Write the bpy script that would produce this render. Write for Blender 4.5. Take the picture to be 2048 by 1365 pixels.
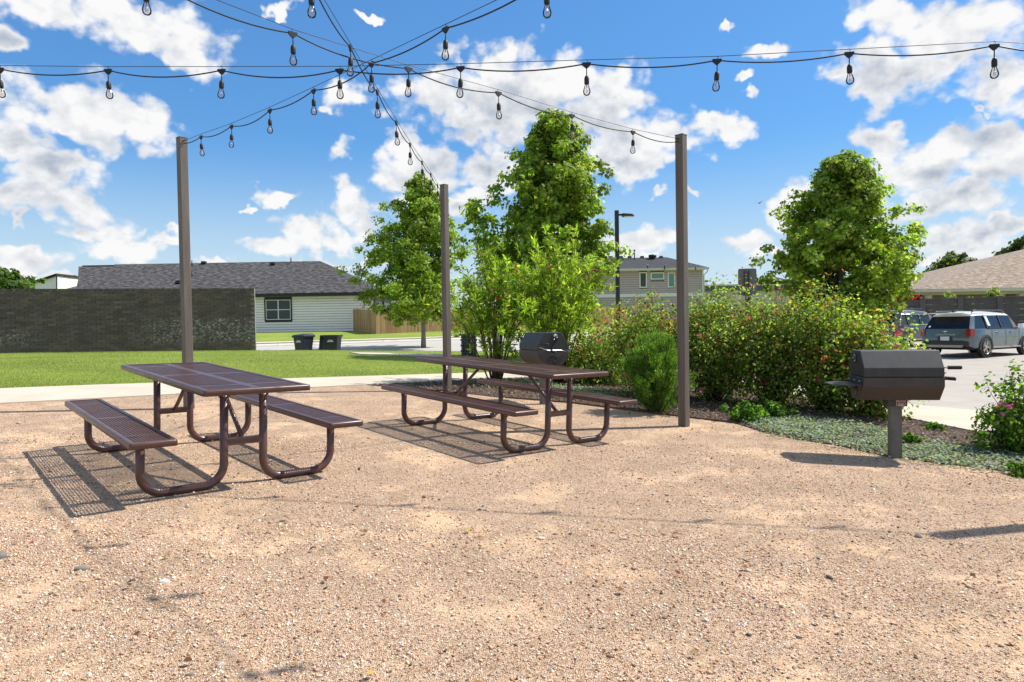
import bpy, bmesh, math, random
import numpy as np
from mathutils import Matrix, Vector

for o in list(bpy.data.objects): bpy.data.objects.remove(o)
scene = bpy.context.scene
COL = scene.collection
R = math.radians

# ---------------------------------------------------------------- camera
FPX, PITCH, ROLL, CAMH = 1360.4, R(1.3073), R(0.9321), 1.352
IW, IH = 2048.0, 1365.0
cam = bpy.data.cameras.new('camera'); camo = bpy.data.objects.new('camera', cam); COL.objects.link(camo)
cam.sensor_width = 36.0; cam.lens = FPX / IW * 36.0; cam.clip_start = 0.05; cam.clip_end = 6000
_f = Vector((0, math.cos(PITCH), -math.sin(PITCH))); _u = Vector((0, math.sin(PITCH), math.cos(PITCH))); _r = Vector((1, 0, 0))
_R = _r * math.cos(ROLL) - _u * math.sin(ROLL); _U = _r * math.sin(ROLL) + _u * math.cos(ROLL)
camo.matrix_world = Matrix(((_R.x, _U.x, -_f.x, 0), (_R.y, _U.y, -_f.y, 0), (_R.z, _U.z, -_f.z, CAMH), (0, 0, 0, 1)))
scene.camera = camo
scene.render.resolution_x, scene.render.resolution_y = 1024, 682
EYE = np.array([0, 0, CAMH])

# ---------------------------------------------------------------- light and view
SUN_AZ, SUN_EL = 16.5, 51.5       # azimuth of the sun counted from +X towards +Y
vs = scene.view_settings
vs.view_transform = 'Standard'; vs.look = 'None'; vs.gamma = 1.0; vs.use_curve_mapping = False
vs.exposure = 0.50
sl = bpy.data.lights.new('sun', 'SUN'); sl.energy = 4.9; sl.angle = R(0.6); sl.color = (1.0, 0.945, 0.86)
so = bpy.data.objects.new('sun', sl); COL.objects.link(so)
_sd = Vector((math.cos(R(SUN_EL)) * math.cos(R(SUN_AZ)), math.cos(R(SUN_EL)) * math.sin(R(SUN_AZ)), math.sin(R(SUN_EL))))
so.rotation_euler = _sd.to_track_quat('Z', 'Y').to_euler(); so.location = (20, 6, 30)
try:
    scene.cycles.max_bounces = 8; scene.cycles.transparent_max_bounces = 16
except Exception: pass

# ---------------------------------------------------------------- pixel helpers
def ray(px, py):
    X, Y = px - IW / 2, py - IH / 2
    cr, sr = math.cos(ROLL), math.sin(ROLL)
    x = X * cr - Y * sr; y = X * sr + Y * cr
    c, s = math.cos(PITCH), math.sin(PITCH)
    return np.array([x / FPX, c - y / FPX * s, -s - y / FPX * c])
def aty(px, py, y):
    d = ray(px, py); return EYE + d * (y / d[1])
def sstep(t):
    t = np.clip(t, 0, 1); return t * t * (3 - 2 * t)
GX, GY = -0.03688, 0.02171
def terrain(x, y):
    x = np.asarray(x, float); y = np.asarray(y, float)
    ax = np.abs(x); sx = np.sign(x) * np.where(ax < 7, ax, 7 + 4 * (1 - np.exp(-(np.maximum(ax, 7) - 7) / 4)))
    sy = np.where(y < 10, y, 10 + 4 * (1 - np.exp(-(np.maximum(y, 10) - 10) / 4)))
    sy = np.maximum(sy, -6)
    wx = 1 - 0.65 * np.clip((y - 22) / 14, 0, 1)
    base = GX * sx * wx + GY * sy
    d = (x + 8.1) * -0.2425 + (y - 31.2) * 0.970
    zf = np.clip(0.30 + 0.012 * (x + 15), 0.24, 0.52)
    road = 0.03 + (zf - 0.03) * np.clip(d / 10.4, 0, 1)
    far = zf + 0.12 * sstep((d - 10.4) / 0.3) + (0.98 - zf) * sstep((d - 12) / 11)
    w = sstep((d + 5.5) / 5.5)
    z = base * (1 - w) + np.where(d > 10.4, far, road) * w
    return z
def tz(x, y): return float(terrain(x, y))
def hit(px, py, dz=0.0):
    d = ray(px, py); lo = 0.5; t = 0.5
    while t < 400:
        p = EYE + d * t
        if p[2] < tz(p[0], p[1]) + dz: break
        lo = t; t *= 1.02
    hi = t
    for _ in range(40):
        m = (lo + hi) / 2; p = EYE + d * m
        if p[2] < tz(p[0], p[1]) + dz: hi = m
        else: lo = m
    return EYE + d * hi
def on(x, y, dz=0.0): return np.array([x, y, tz(x, y) + dz])

# ---------------------------------------------------------------- node helpers
def nd(nt, typ, ins=None, out=0, **props):
    n = nt.nodes.new(typ)
    for k, v in props.items(): setattr(n, k, v)
    for k, v in (ins or {}).items():
        s = n.inputs[k]
        if isinstance(v, bpy.types.NodeSocket): nt.links.new(v, s)
        else: s.default_value = v
    return n.outputs[out]
def math_(nt, op, a, b=None, c=None, clamp=False):
    ins = {0: a}
    if b is not None: ins[1] = b
    if c is not None: ins[2] = c
    return nd(nt, 'ShaderNodeMath', ins, operation=op, use_clamp=clamp)
def vm(nt, op, a, b=None, out=0, scale=None):
    ins = {0: a}
    if b is not None: ins[1] = b
    n = nd(nt, 'ShaderNodeVectorMath', ins, operation=op, out=out)
    if scale is not None: n.node.inputs['Scale'].default_value = scale
    return n
def mixc(nt, f, a, b, blend='MIX'):
    n = nt.nodes.new('ShaderNodeMix'); n.data_type = 'RGBA'; n.blend_type = blend
    for i, v in ((0, f), (6, a), (7, b)):
        if isinstance(v, bpy.types.NodeSocket): nt.links.new(v, n.inputs[i])
        else: n.inputs[i].default_value = (tuple(v) + (1,))[:4] if i > 0 else v
    return n.outputs[2]
def noise(nt, vec, scale, detail=4, rough=0.55, out=0, dist=0.0):
    return nd(nt, 'ShaderNodeTexNoise', {'Vector': vec, 'Scale': scale, 'Detail': detail, 'Roughness': rough, 'Distortion': dist}, out=out)
def ramp(nt, fac, stops, interp='LINEAR'):
    n = nt.nodes.new('ShaderNodeValToRGB'); n.color_ramp.interpolation = interp
    e = n.color_ramp.elements
    while len(e) < len(stops): e.new(0.5)
    for i, (p, c) in enumerate(stops):
        e[i].position = p; e[i].color = (tuple(c) + (1,))[:4] if not isinstance(c, (int, float)) else (c, c, c, 1)
    nt.links.new(fac, n.inputs[0]); return n.outputs[0]
def mrange(nt, v, a, b, c=0.0, d=1.0, smooth=False):
    return nd(nt, 'ShaderNodeMapRange', {0: v, 1: a, 2: b, 3: c, 4: d}, interpolation_type='SMOOTHSTEP' if smooth else 'LINEAR')
MATS = {}
def newmat(name):
    m = bpy.data.materials.new(name); m.use_nodes = True; nt = m.node_tree
    p = nt.nodes['Principled BSDF']; MATS[name] = m
    return m, nt, p
def coords(nt, kind='Object'):
    return nd(nt, 'ShaderNodeTexCoord', out={'Generated': 0, 'Object': 3}[kind])
def wpos(nt): return nd(nt, 'ShaderNodeNewGeometry', out=0)
def bump(nt, p, h, strength=0.5, dist=0.01):
    b = nd(nt, 'ShaderNodeBump', {'Strength': strength, 'Distance': dist, 'Height': h}); nt.links.new(b, p.inputs['Normal'])
def paint(name, col, rough=0.45, metal=0.0, var=0.12, vscale=6.0, bumps=0.0, bscale=200.0, spec=0.5, coat=0.0):
    """plain surface with worn, uneven colour and roughness"""
    m, nt, p = newmat(name); v = wpos(nt)
    n = noise(nt, v, vscale, 5, 0.6)
    lo = tuple(c * (1 - var) for c in col); hi = tuple(min(1, c * (1 + var)) for c in col)
    nt.links.new(ramp(nt, n, [(0.3, lo), (0.7, hi)]), p.inputs['Base Color'])
    nt.links.new(mrange(nt, n, 0.3, 0.7, max(0, rough - 0.07), min(1, rough + 0.07)), p.inputs['Roughness'])
    p.inputs['Metallic'].default_value = metal; p.inputs['Specular IOR Level'].default_value = spec
    p.inputs['Coat Weight'].default_value = coat
    if bumps: bump(nt, p, noise(nt, v, bscale, 3), bumps, 0.002)
    return m
def leafmat(name, transl=0.58, rough=0.55, spec=0.25):
    """foliage: colour per leaf from the mesh, thin and translucent"""
    m, nt, p = newmat(name)
    c = nd(nt, 'ShaderNodeVertexColor', layer_name='Col')
    nt.links.new(c, p.inputs['Base Color']); p.inputs['Roughness'].default_value = rough
    p.inputs['Specular IOR Level'].default_value = spec
    t = nd(nt, 'ShaderNodeBsdfTranslucent', {'Color': mixc(nt, 1.0, c, (1.45, 1.5, 0.6), 'MULTIPLY')})
    mx = nd(nt, 'ShaderNodeMixShader', {0: transl, 1: p.outputs[0], 2: t})
    nt.links.new(mx, nt.nodes['Material Output'].inputs[0]); return m
def colmat(name, rough=0.85, bumps=0.0):
    m, nt, p = newmat(name)
    nt.links.new(nd(nt, 'ShaderNodeVertexColor', layer_name='Col'), p.inputs['Base Color'])
    p.inputs['Roughness'].default_value = rough
    if bumps: bump(nt, p, noise(nt, wpos(nt), 90, 4), bumps, 0.004)
    return m

# ---------------------------------------------------------------- sky: physical sky with cumulus
w = bpy.data.worlds.new('World'); scene.world = w; w.use_nodes = True
wt = w.node_tree; wt.nodes.clear()
w.cycles.sampling_method = 'MANUAL'; w.cycles.sample_map_resolution = 256
def azel(px, py):
    d = ray(px, py); d = d / np.linalg.norm(d)
    return math.degrees(math.atan2(d[0], d[1])), math.degrees(math.asin(d[2]))
CLOUDS = [(90, 0, 260, 75), (290, 62, 165, 85), (372, 105, 95, 62), (345, 135, 60, 30), (5, 88, 52, 38), (165, 240, 200, 72), (120, 195, 95, 50), (250, 262, 120, 52), (20, 282, 120, 48), (-5, 185, 24, 45), (110, 348, 125, 48), (60, 392, 125, 50), (165, 418, 105, 36), (190, 452, 85, 24), (20, 430, 30, 20), (55, 520, 75, 32), (240, 492, 120, 26), (120, 555, 160, 20), (690, 190, 46, 36), (672, 300, 38, 32), (655, 212, 24, 16), (895, 110, 44, 48), (1000, 128, 92, 52), (880, 190, 115, 68), (1010, 215, 230, 95), (1190, 225, 165, 100), (1285, 285, 130, 66), (1100, 160, 130, 62), (1240, 330, 110, 35), (860, 345, 135, 58), (985, 330, 95, 58), (800, 300, 44, 38), (900, 415, 90, 26), (960, 390, 60, 30), (1430, 247, 78, 32), (1405, 386, 32, 15), (1325, 386, 30, 14), (560, 402, 70, 16), (612, 455, 70, 28), (705, 408, 72, 50), (560, 492, 80, 22), (735, 452, 62, 40), (672, 382, 34, 26), (650, 480, 110, 26), (430, 512, 60, 14), (495, 425, 14, 8), (1905, 55, 230, 118), (1800, 150, 150, 56), (1985, 160, 120, 66), (1760, 36, 75, 62), (1690, 155, 44, 42), (1530, 102, 48, 22), (1490, 154, 24, 11), (1500, 188, 20, 14), (1467, 42, 15, 11), (1958, 220, 20, 20), (2030, 214, 36, 20), (1765, 285, 60, 62), (1850, 335, 190, 62), (1955, 285, 125, 52), (1710, 365, 75, 66), (1910, 405, 210, 44), (2010, 340, 110, 70), (1580, 395, 52, 50), (1605, 435, 52, 40), (1480, 490, 90, 30), (1300, 480, 120, 32), (1960, 470, 200, 30), (1900, 512, 180, 22), (1560, 515, 160, 22), (1240, 520, 120, 18), (545, 0, 55, 12), (742, 22, 28, 10), (700, 520, 110, 16), (1860, 555, 260, 18), (330, 480, 70, 14), (1120, 470, 80, 16), (1680, 470, 60, 18), (420, 545, 110, 14)]
def cloud_group(gname, blobs, fine):
    g = bpy.data.node_groups.new(gname, 'ShaderNodeTree')
    g.interface.new_socket('Vector', in_out='INPUT', socket_type='NodeSocketVector')
    g.interface.new_socket('Field', in_out='OUTPUT', socket_type='NodeSocketFloat'); g.interface.new_socket('Puff', in_out='OUTPUT', socket_type='NodeSocketFloat')
    gi = g.nodes.new('NodeGroupInput').outputs[0]; go = g.nodes.new('NodeGroupOutput')
    nv = noise(g, gi, 11.0, 4 if fine else 2, 0.6, out=1)
    warp = vm(g, 'SCALE', vm(g, 'SUBTRACT', nv, (0.5, 0.5, 0.5)), scale=0.11)
    dv = vm(g, 'NORMALIZE', vm(g, 'ADD', gi, warp))
    sx = g.nodes.new('ShaderNodeSeparateXYZ'); g.links.new(dv, sx.inputs[0])
    azn = math_(g, 'MULTIPLY', math_(g, 'ARCTAN2', sx.outputs[0], sx.outputs[1]), 57.29578)
    eln = math_(g, 'MULTIPLY', math_(g, 'ARCSINE', sx.outputs[2]), 57.29578)
    cb = g.nodes.new('ShaderNodeCombineXYZ'); g.links.new(azn, cb.inputs[0]); g.links.new(eln, cb.inputs[1])
    best = None
    for (px, py, rx, ry) in blobs:
        a, e = azel(px, py); a2, _ = azel(px + rx, py); _, e2 = azel(px, py + ry)
        v = vm(g, 'MULTIPLY', vm(g, 'SUBTRACT', cb.outputs[0], (a, e, 0)), (1 / max(0.2, abs(a2 - a)), 1 / max(0.2, abs(e2 - e)), 0))
        q = math_(g, 'SUBTRACT', 1.10, vm(g, 'LENGTH', v, out=1))
        best = q if best is None else nd(g, 'ShaderNodeMath', {0: best, 1: q, 2: 0.25}, operation='SMOOTH_MAX')
    # outside the frame: more cumulus, cover added to whiten the ambient light
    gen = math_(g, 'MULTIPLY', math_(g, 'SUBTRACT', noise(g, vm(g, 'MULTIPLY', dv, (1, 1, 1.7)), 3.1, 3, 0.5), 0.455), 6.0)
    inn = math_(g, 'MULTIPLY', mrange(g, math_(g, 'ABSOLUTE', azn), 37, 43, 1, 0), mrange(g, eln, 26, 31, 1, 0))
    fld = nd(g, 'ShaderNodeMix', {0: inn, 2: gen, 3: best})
    puff = math_(g, 'SUBTRACT', noise(g, vm(g, 'MULTIPLY', gi, (1, 1, 1.35)), 30.0, 7 if fine else 2, 0.6), 0.5)
    puff2 = math_(g, 'SUBTRACT', noise(g, gi, 9.0, 4, 0.55), 0.5)
    bil = None
    if fine:
        for sc_, am_ in ((24.0, 1.0), (52.0, .55)):
            vz = g.nodes.new('ShaderNodeTexVoronoi'); vz.inputs['Scale'].default_value = sc_; g.links.new(vm(g, 'ADD', vm(g, 'MULTIPLY', gi, (1, 1, 1.25)), vm(g, 'SCALE', warp, scale=.45)), vz.inputs['Vector'])
            q = math_(g, 'MULTIPLY', math_(g, 'SUBTRACT', 0.42, vz.outputs['Distance']), am_); bil = q if bil is None else math_(g, 'ADD', bil, q)
        g.links.new(bil, go.inputs[1]); fld = math_(g, 'ADD', fld, math_(g, 'MULTIPLY', bil, .7))
    f = math_(g, 'ADD', fld, math_(g, 'ADD', math_(g, 'MULTIPLY', puff, 1.0), math_(g, 'MULTIPLY', puff2, .65)))
    g.links.new(f, go.inputs[0])
    return g
big_clouds = sorted(CLOUDS, key=lambda c: -c[2] * c[3])[:30]
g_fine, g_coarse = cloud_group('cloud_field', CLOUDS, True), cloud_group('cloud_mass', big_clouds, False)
wdir = nd(wt, 'ShaderNodeTexCoord', out=0)
wdir = vm(wt, 'NORMALIZE', wdir)
def field(v, g=g_fine):
    n = wt.nodes.new('ShaderNodeGroup'); n.node_tree = g; wt.links.new(v, n.inputs[0]); return n.outputs[0] if g is not g_fine else n.outputs
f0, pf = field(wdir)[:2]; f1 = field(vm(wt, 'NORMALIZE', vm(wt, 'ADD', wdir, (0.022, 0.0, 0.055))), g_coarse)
def relief(sc, off, det):
    a_ = noise(wt, vm(wt, 'MULTIPLY', wdir, (1, 1, 1.35)), sc, det, 0.6); b_ = noise(wt, vm(wt, 'MULTIPLY', vm(wt, 'ADD', wdir, off), (1, 1, 1.35)), sc, det, 0.6)
    return math_(wt, 'SUBTRACT', a_, b_)
rel = math_(wt, 'ADD', math_(wt, 'MULTIPLY', relief(36.0, (.005, 0, .011), 5), 1.0), math_(wt, 'MULTIPLY', relief(14.0, (.012, 0, .028), 3), 1.1))
rel = math_(wt, 'ADD', rel, math_(wt, 'MULTIPLY', pf, .42))
sky = nd(wt, 'ShaderNodeTexSky', sky_type='NISHITA', sun_disc=False, sun_elevation=R(SUN_EL), sun_rotation=R(90 - SUN_AZ), altitude=150, air_density=1.0, dust_density=0.35, ozone_density=2.5)
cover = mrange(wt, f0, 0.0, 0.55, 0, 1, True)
large = mrange(wt, f1, -0.05, 0.8, 0, 1, True)          # how much cloud stands between this spot and the sun
thick = mrange(wt, f0, 0.25, 1.3, 0, 1, True)
dark = math_(wt, 'MULTIPLY', large, mrange(wt, thick, 0, 1, 0.15, 0.95))
shade = math_(wt, 'ADD', math_(wt, 'SUBTRACT', 1.0, dark), math_(wt, 'MULTIPLY', rel, 0.9), clamp=True)
CLOUD_LO, CLOUD_HI = (3.05, 3.5, 4.25), (6.8, 6.8, 6.8)
SKY_TINT = (.58, 1.0, 1.28)
ccol = mixc(wt, shade, CLOUD_LO, CLOUD_HI)
ssz = wt.nodes.new('ShaderNodeSeparateXYZ'); wt.links.new(wdir, ssz.inputs[0])
cover = math_(wt, 'MULTIPLY', cover, mrange(wt, ssz.outputs[2], -0.01, 0.03))
skyt = mixc(wt, 1.0, sky, SKY_TINT, 'MULTIPLY')
lum = nd(wt, 'ShaderNodeRGBToBW', {0: sky})
skyt = vm(wt, 'SCALE', skyt); wt.links.new(math_(wt, 'DIVIDE', 1.35, math_(wt, 'MULTIPLY_ADD', lum, 0.17, 1.0)), skyt.node.inputs['Scale'])
skyt = mixc(wt, mrange(wt, ssz.outputs[2], 0.27, 0.0, 0, .88, True), skyt, (5.0, 5.9, 6.6))
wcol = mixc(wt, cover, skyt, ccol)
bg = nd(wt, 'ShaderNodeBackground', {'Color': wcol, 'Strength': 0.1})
wt.links.new(bg, wt.nodes.new('ShaderNodeOutputWorld').inputs[0])

# ---------------------------------------------------------------- mesh helpers
def setp(o, label=None, cat=None, group=None, kind=None):
    if label: o['label'] = label
    if cat: o['category'] = cat
    if group: o['group'] = group
    if kind: o['kind'] = kind
    return o
def empty(name, loc, rz=0.0, label=None, cat=None, group=None, kind=None, mat=None):
    o = bpy.data.objects.new(name, None); COL.objects.link(o); o.empty_display_size = 0.2
    if mat is not None: o.matrix_world = mat
    else:
        o.location = tuple(float(c) for c in loc); o.rotation_euler = (0, 0, rz)
    return setp(o, label, cat, group, kind)
def linkobj(name, me, parent=None):
    o = bpy.data.objects.new(name, me); COL.objects.link(o)
    if parent is not None: o.parent = parent
    return o
class MB:
    def __init__(s): s.v = []; s.f = []; s.sm = []
    def add(s, verts, faces, smooth=False):
        b = len(s.v); s.v += [tuple(float(c) for c in p) for p in verts]
        s.f += [tuple(b + i for i in f) for f in faces]; s.sm += [smooth] * len(faces); return s
    def box(s, c, d, rz=0.0, taper=1.0, m=None):
        cx, cy, cz = c; a, b, h = d[0] / 2, d[1] / 2, d[2] / 2; P = []
        for z, t in ((-h, 1.0), (h, taper)):
            for x, y in ((-a, -b), (a, -b), (a, b), (-a, b)):
                x, y = x * t, y * t
                if m is not None: P.append(Vector(c) + m @ Vector((x, y, z)))
                else: P.append((cx + x * math.cos(rz) - y * math.sin(rz), cy + x * math.sin(rz) + y * math.cos(rz), cz + z))
        return s.add(P, [(0, 3, 2, 1), (4, 5, 6, 7), (0, 1, 5, 4), (1, 2, 6, 5), (2, 3, 7, 6), (3, 0, 4, 7)])
    def bar(s, a, b, wd, ht, up=(0, 0, 1)):
        a, b = Vector(a), Vector(b); d = (b - a); L = d.length; d.normalize(); u = Vector(up)
        sd = d.cross(u).normalized(); u = sd.cross(d).normalized()
        P = [p + sd * (x * wd / 2) + u * (z * ht / 2) for p in (a, b) for x, z in ((-1, -1), (1, -1), (1, 1), (-1, 1))]
        return s.add(P, [(0, 1, 2, 3), (4, 7, 6, 5), (0, 4, 5, 1), (1, 5, 6, 2), (2, 6, 7, 3), (3, 7, 4, 0)])
    def tube(s, pts, r, n=8, caps=True):
        pts = [Vector(tuple(float(c) for c in p)) for p in pts]; rr = r if isinstance(r, (list, tuple)) else [r] * len(pts)
        P = []; prev = None
        for i, p in enumerate(pts):
            d = (pts[min(i + 1, len(pts) - 1)] - pts[max(i - 1, 0)]).normalized()
            if prev is None:
                a = Vector((0, 0, 1)) if abs(d.z) < 0.9 else Vector((1, 0, 0)); x = d.cross(a).normalized()
            else:
                x = (prev - d * prev.dot(d)).normalized()
            prev = x; y = d.cross(x)
            P += [p + (x * math.cos(2 * math.pi * k / n) + y * math.sin(2 * math.pi * k / n)) * rr[i] for k in range(n)]
        F = [(i * n + k, i * n + (k + 1) % n, (i + 1) * n + (k + 1) % n, (i + 1) * n + k) for i in range(len(pts) - 1) for k in range(n)]
        s.add(P, F, True)
        if caps:
            b = len(s.v) - len(P)
            s.f += [tuple(b + k for k in range(n))[::-1], tuple(b + (len(pts) - 1) * n + k for k in range(n))]; s.sm += [False, False]
        return s
    def lathe(s, prof, c=(0, 0, 0), n=16, axis=(0, 0, 1)):
        ax = Vector(axis).normalized(); a = Vector((0, 0, 1)) if abs(ax.z) < 0.9 else Vector((1, 0, 0))
        x = ax.cross(a).normalized(); y = ax.cross(x); c = Vector(tuple(float(k) for k in c)); P = []
        for r, z in prof:
            P += [c + ax * z + (x * math.cos(2 * math.pi * k / n) + y * math.sin(2 * math.pi * k / n)) * r for k in range(n)]
        F = [(i * n + k, i * n + (k + 1) % n, (i + 1) * n + (k + 1) % n, (i + 1) * n + k) for i in range(len(prof) - 1) for k in range(n)]
        return s.add(P, F, True)
    def prism(s, poly, a, b):
        """poly: list of 3D offsets (closed loop), swept from a to b"""
        n = len(poly); a, b = Vector(a), Vector(b)
        P = [a + Vector(q) for q in poly] + [b + Vector(q) for q in poly]
        F = [tuple(range(n))[::-1], tuple(range(n, 2 * n))] + [(i, (i + 1) % n, n + (i + 1) % n, n + i) for i in range(n)]
        return s.add(P, F)
    def mesh(s, name, mat):
        me = bpy.data.meshes.new(name); me.from_pydata(s.v, [], s.f); me.validate(verbose=False)
        if len(me.polygons) == len(s.sm): me.polygons.foreach_set('use_smooth', s.sm)
        if mat is not None: me.materials.append(MATS[mat] if isinstance(mat, str) else mat)
        bm = bmesh.new(); bm.from_mesh(me); bmesh.ops.recalc_face_normals(bm, faces=bm.faces); bm.to_mesh(me); bm.free()
        me.update(); return me
    def build(s, name, mat, parent=None, local=True, bevel=0.0):
        if not local and parent is not None:       # world coordinates into the parent's frame
            root = parent
            while root.parent: root = root.parent
            bpy.context.view_layer.update()
            inv = root.matrix_world.inverted(); s.v = [tuple(inv @ Vector(p)) for p in s.v]
        me = s.mesh(name, mat)
        if bevel:
            bm = bmesh.new(); bm.from_mesh(me)
            es = [e for e in bm.edges if len(e.link_faces) == 2 and e.calc_face_angle(0) > 0.6]
            bmesh.ops.bevel(bm, geom=es, offset=bevel, segments=2, affect='EDGES', profile=0.5)
            bm.to_mesh(me); bm.free()
        return linkobj(name, me, parent)
def polys(name, V, k, mat, cols=None, parent=None, smooth=False):
    """fast mesh of n polygons with k own corners each; V (n,k,3); cols (n,3)"""
    n = len(V); me = bpy.data.meshes.new(name)
    me.vertices.add(n * k); me.vertices.foreach_set('co', np.ascontiguousarray(V, dtype=np.float32).ravel())
    me.loops.add(n * k); me.loops.foreach_set('vertex_index', np.arange(n * k, dtype=np.int32))
    me.polygons.add(n); me.polygons.foreach_set('loop_start', np.arange(0, n * k, k, dtype=np.int32))
    try: me.polygons.foreach_set('loop_total', np.full(n, k, dtype=np.int32))
    except Exception: pass
    me.update(calc_edges=True)
    if cols is not None:
        a = me.color_attributes.new('Col', 'FLOAT_COLOR', 'POINT')
        c = np.ones((n, k, 4), np.float32); c[:, :, :3] = np.asarray(cols)[:, None, :]; a.data.foreach_set('color', c.ravel())
    me.materials.append(MATS[mat]); me.validate(verbose=False)
    return linkobj(name, me, parent)
def tris(name, V, F, mat, cols=None, parent=None, smooth=False):
    """indexed triangle mesh; V (n,3), F (m,3), cols per vertex"""
    me = bpy.data.meshes.new(name); n, m = len(V), len(F)
    me.vertices.add(n); me.vertices.foreach_set('co', np.ascontiguousarray(V, dtype=np.float32).ravel())
    me.loops.add(m * 3); me.loops.foreach_set('vertex_index', np.ascontiguousarray(F, dtype=np.int32).ravel())
    me.polygons.add(m); me.polygons.foreach_set('loop_start', np.arange(0, m * 3, 3, dtype=np.int32))
    try: me.polygons.foreach_set('loop_total', np.full(m, 3, dtype=np.int32))
    except Exception: pass
    me.update(calc_edges=True)
    if smooth: me.polygons.foreach_set('use_smooth', np.ones(m, bool))
    if cols is not None:
        a = me.color_attributes.new('Col', 'FLOAT_COLOR', 'POINT')
        c = np.ones((n, 4), np.float32); c[:, :3] = cols; a.data.foreach_set('color', c.ravel())
    me.materials.append(MATS[mat]); return linkobj(name, me, parent)
def sheet(name, poly, mat, dz, step=1.0, kind='structure', parent=None, thick=0.0):
    """flat region laid over the terrain; cut on the same grid as the ground"""
    bm = bmesh.new(); bm.faces.new([bm.verts.new((p[0], p[1], 0)) for p in poly])
    xs = [p[0] for p in poly]; ys = [p[1] for p in poly]
    for ax, lo, hi in ((0, min(xs), max(xs)), (1, min(ys), max(ys))):
        k = math.floor(lo / step) + 1
        while k * step < hi:
            co = [0, 0, 0]; co[ax] = k * step; no = [0, 0, 0]; no[ax] = 1
            bmesh.ops.bisect_plane(bm, geom=bm.verts[:] + bm.edges[:] + bm.faces[:], plane_co=co, plane_no=no, dist=1e-5); k += 1
    bmesh.ops.triangulate(bm, faces=bm.faces[:])
    for v in bm.verts: v.co.z = tz(v.co.x, v.co.y) + dz
    bmesh.ops.recalc_face_normals(bm, faces=bm.faces)
    if sum(f.normal.z for f in bm.faces) < 0: bmesh.ops.reverse_faces(bm, faces=bm.faces)
    if thick:
        r = bmesh.ops.extrude_face_region(bm, geom=bm.faces[:])
        for v in [e for e in r['geom'] if isinstance(e, bmesh.types.BMVert)]: pass
        top = set(v for v in r['geom'] if isinstance(v, bmesh.types.BMVert))
        for v in bm.verts:
            if v not in top: v.co.z -= thick
        bmesh.ops.recalc_face_normals(bm, faces=bm.faces)
    me = bpy.data.meshes.new(name); bm.to_mesh(me); bm.free(); me.materials.append(MATS[mat])
    o = linkobj(name, me, parent)
    if kind: o['kind'] = kind
    return o
def inpoly(x, y, poly):
    c = np.zeros(len(x), bool); n = len(poly)
    for i in range(n):
        x1, y1 = poly[i][:2]; x2, y2 = poly[(i + 1) % n][:2]
        if y1 == y2: continue
        c ^= ((y1 > y) != (y2 > y)) & (x < (x2 - x1) * (y - y1) / (y2 - y1) + x1)
    return c
def copytree(o, parent=None):
    c = o.copy(); COL.objects.link(c); c.parent = parent
    for ch in o.children: copytree(ch, c)
    return c
def unit(v): return v / np.maximum(np.linalg.norm(v, axis=-1, keepdims=True), 1e-9)
def leaves(P, size, nrm, T, rs, tang=None):
    """place the flat template T (k,3: across, along, lift) at P with normal nrm"""
    n = len(P); nrm = unit(nrm)
    a = rs.normal(size=(n, 3)) if tang is None else tang
    t = unit(a - nrm * np.sum(a * nrm, -1, keepdims=True)); b = np.cross(nrm, t)
    size = np.broadcast_to(np.asarray(size, float), (n,))[:, None, None]
    return P[:, None, :] + size * (T[None, :, 0:1] * b[:, None, :] + T[None, :, 1:2] * t[:, None, :] + T[None, :, 2:3] * nrm[:, None, :])
LOBED = np.array([(0, -.5, 0), (.52, -.16, .0), (.24, .08, .06), (.34, .38, .02), (0, .56, -.04), (-.34, .38, .02), (-.24, .08, .06), (-.52, -.16, 0)])
OVAL = np.array([(0, -.5, 0), (.25, -.1, .07), (.2, .25, .05), (0, .5, -.05), (-.2, .25, .05), (-.25, -.1, .07)])
BLADE = np.array([(0, -.5, 0), (.055, 0, .02), (0, .5, -.06), (-.055, 0, .02)])
def palette(n, rs, cols, wts, var=0.18):
    c = np.array(cols)[rs.choice(len(cols), n, p=np.array(wts) / sum(wts))]
    return np.clip(c * (1 + var * rs.normal(size=(n, 1))) * (1 + 0.06 * rs.normal(size=(n, 3))), 0.004, 0.95)

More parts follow.
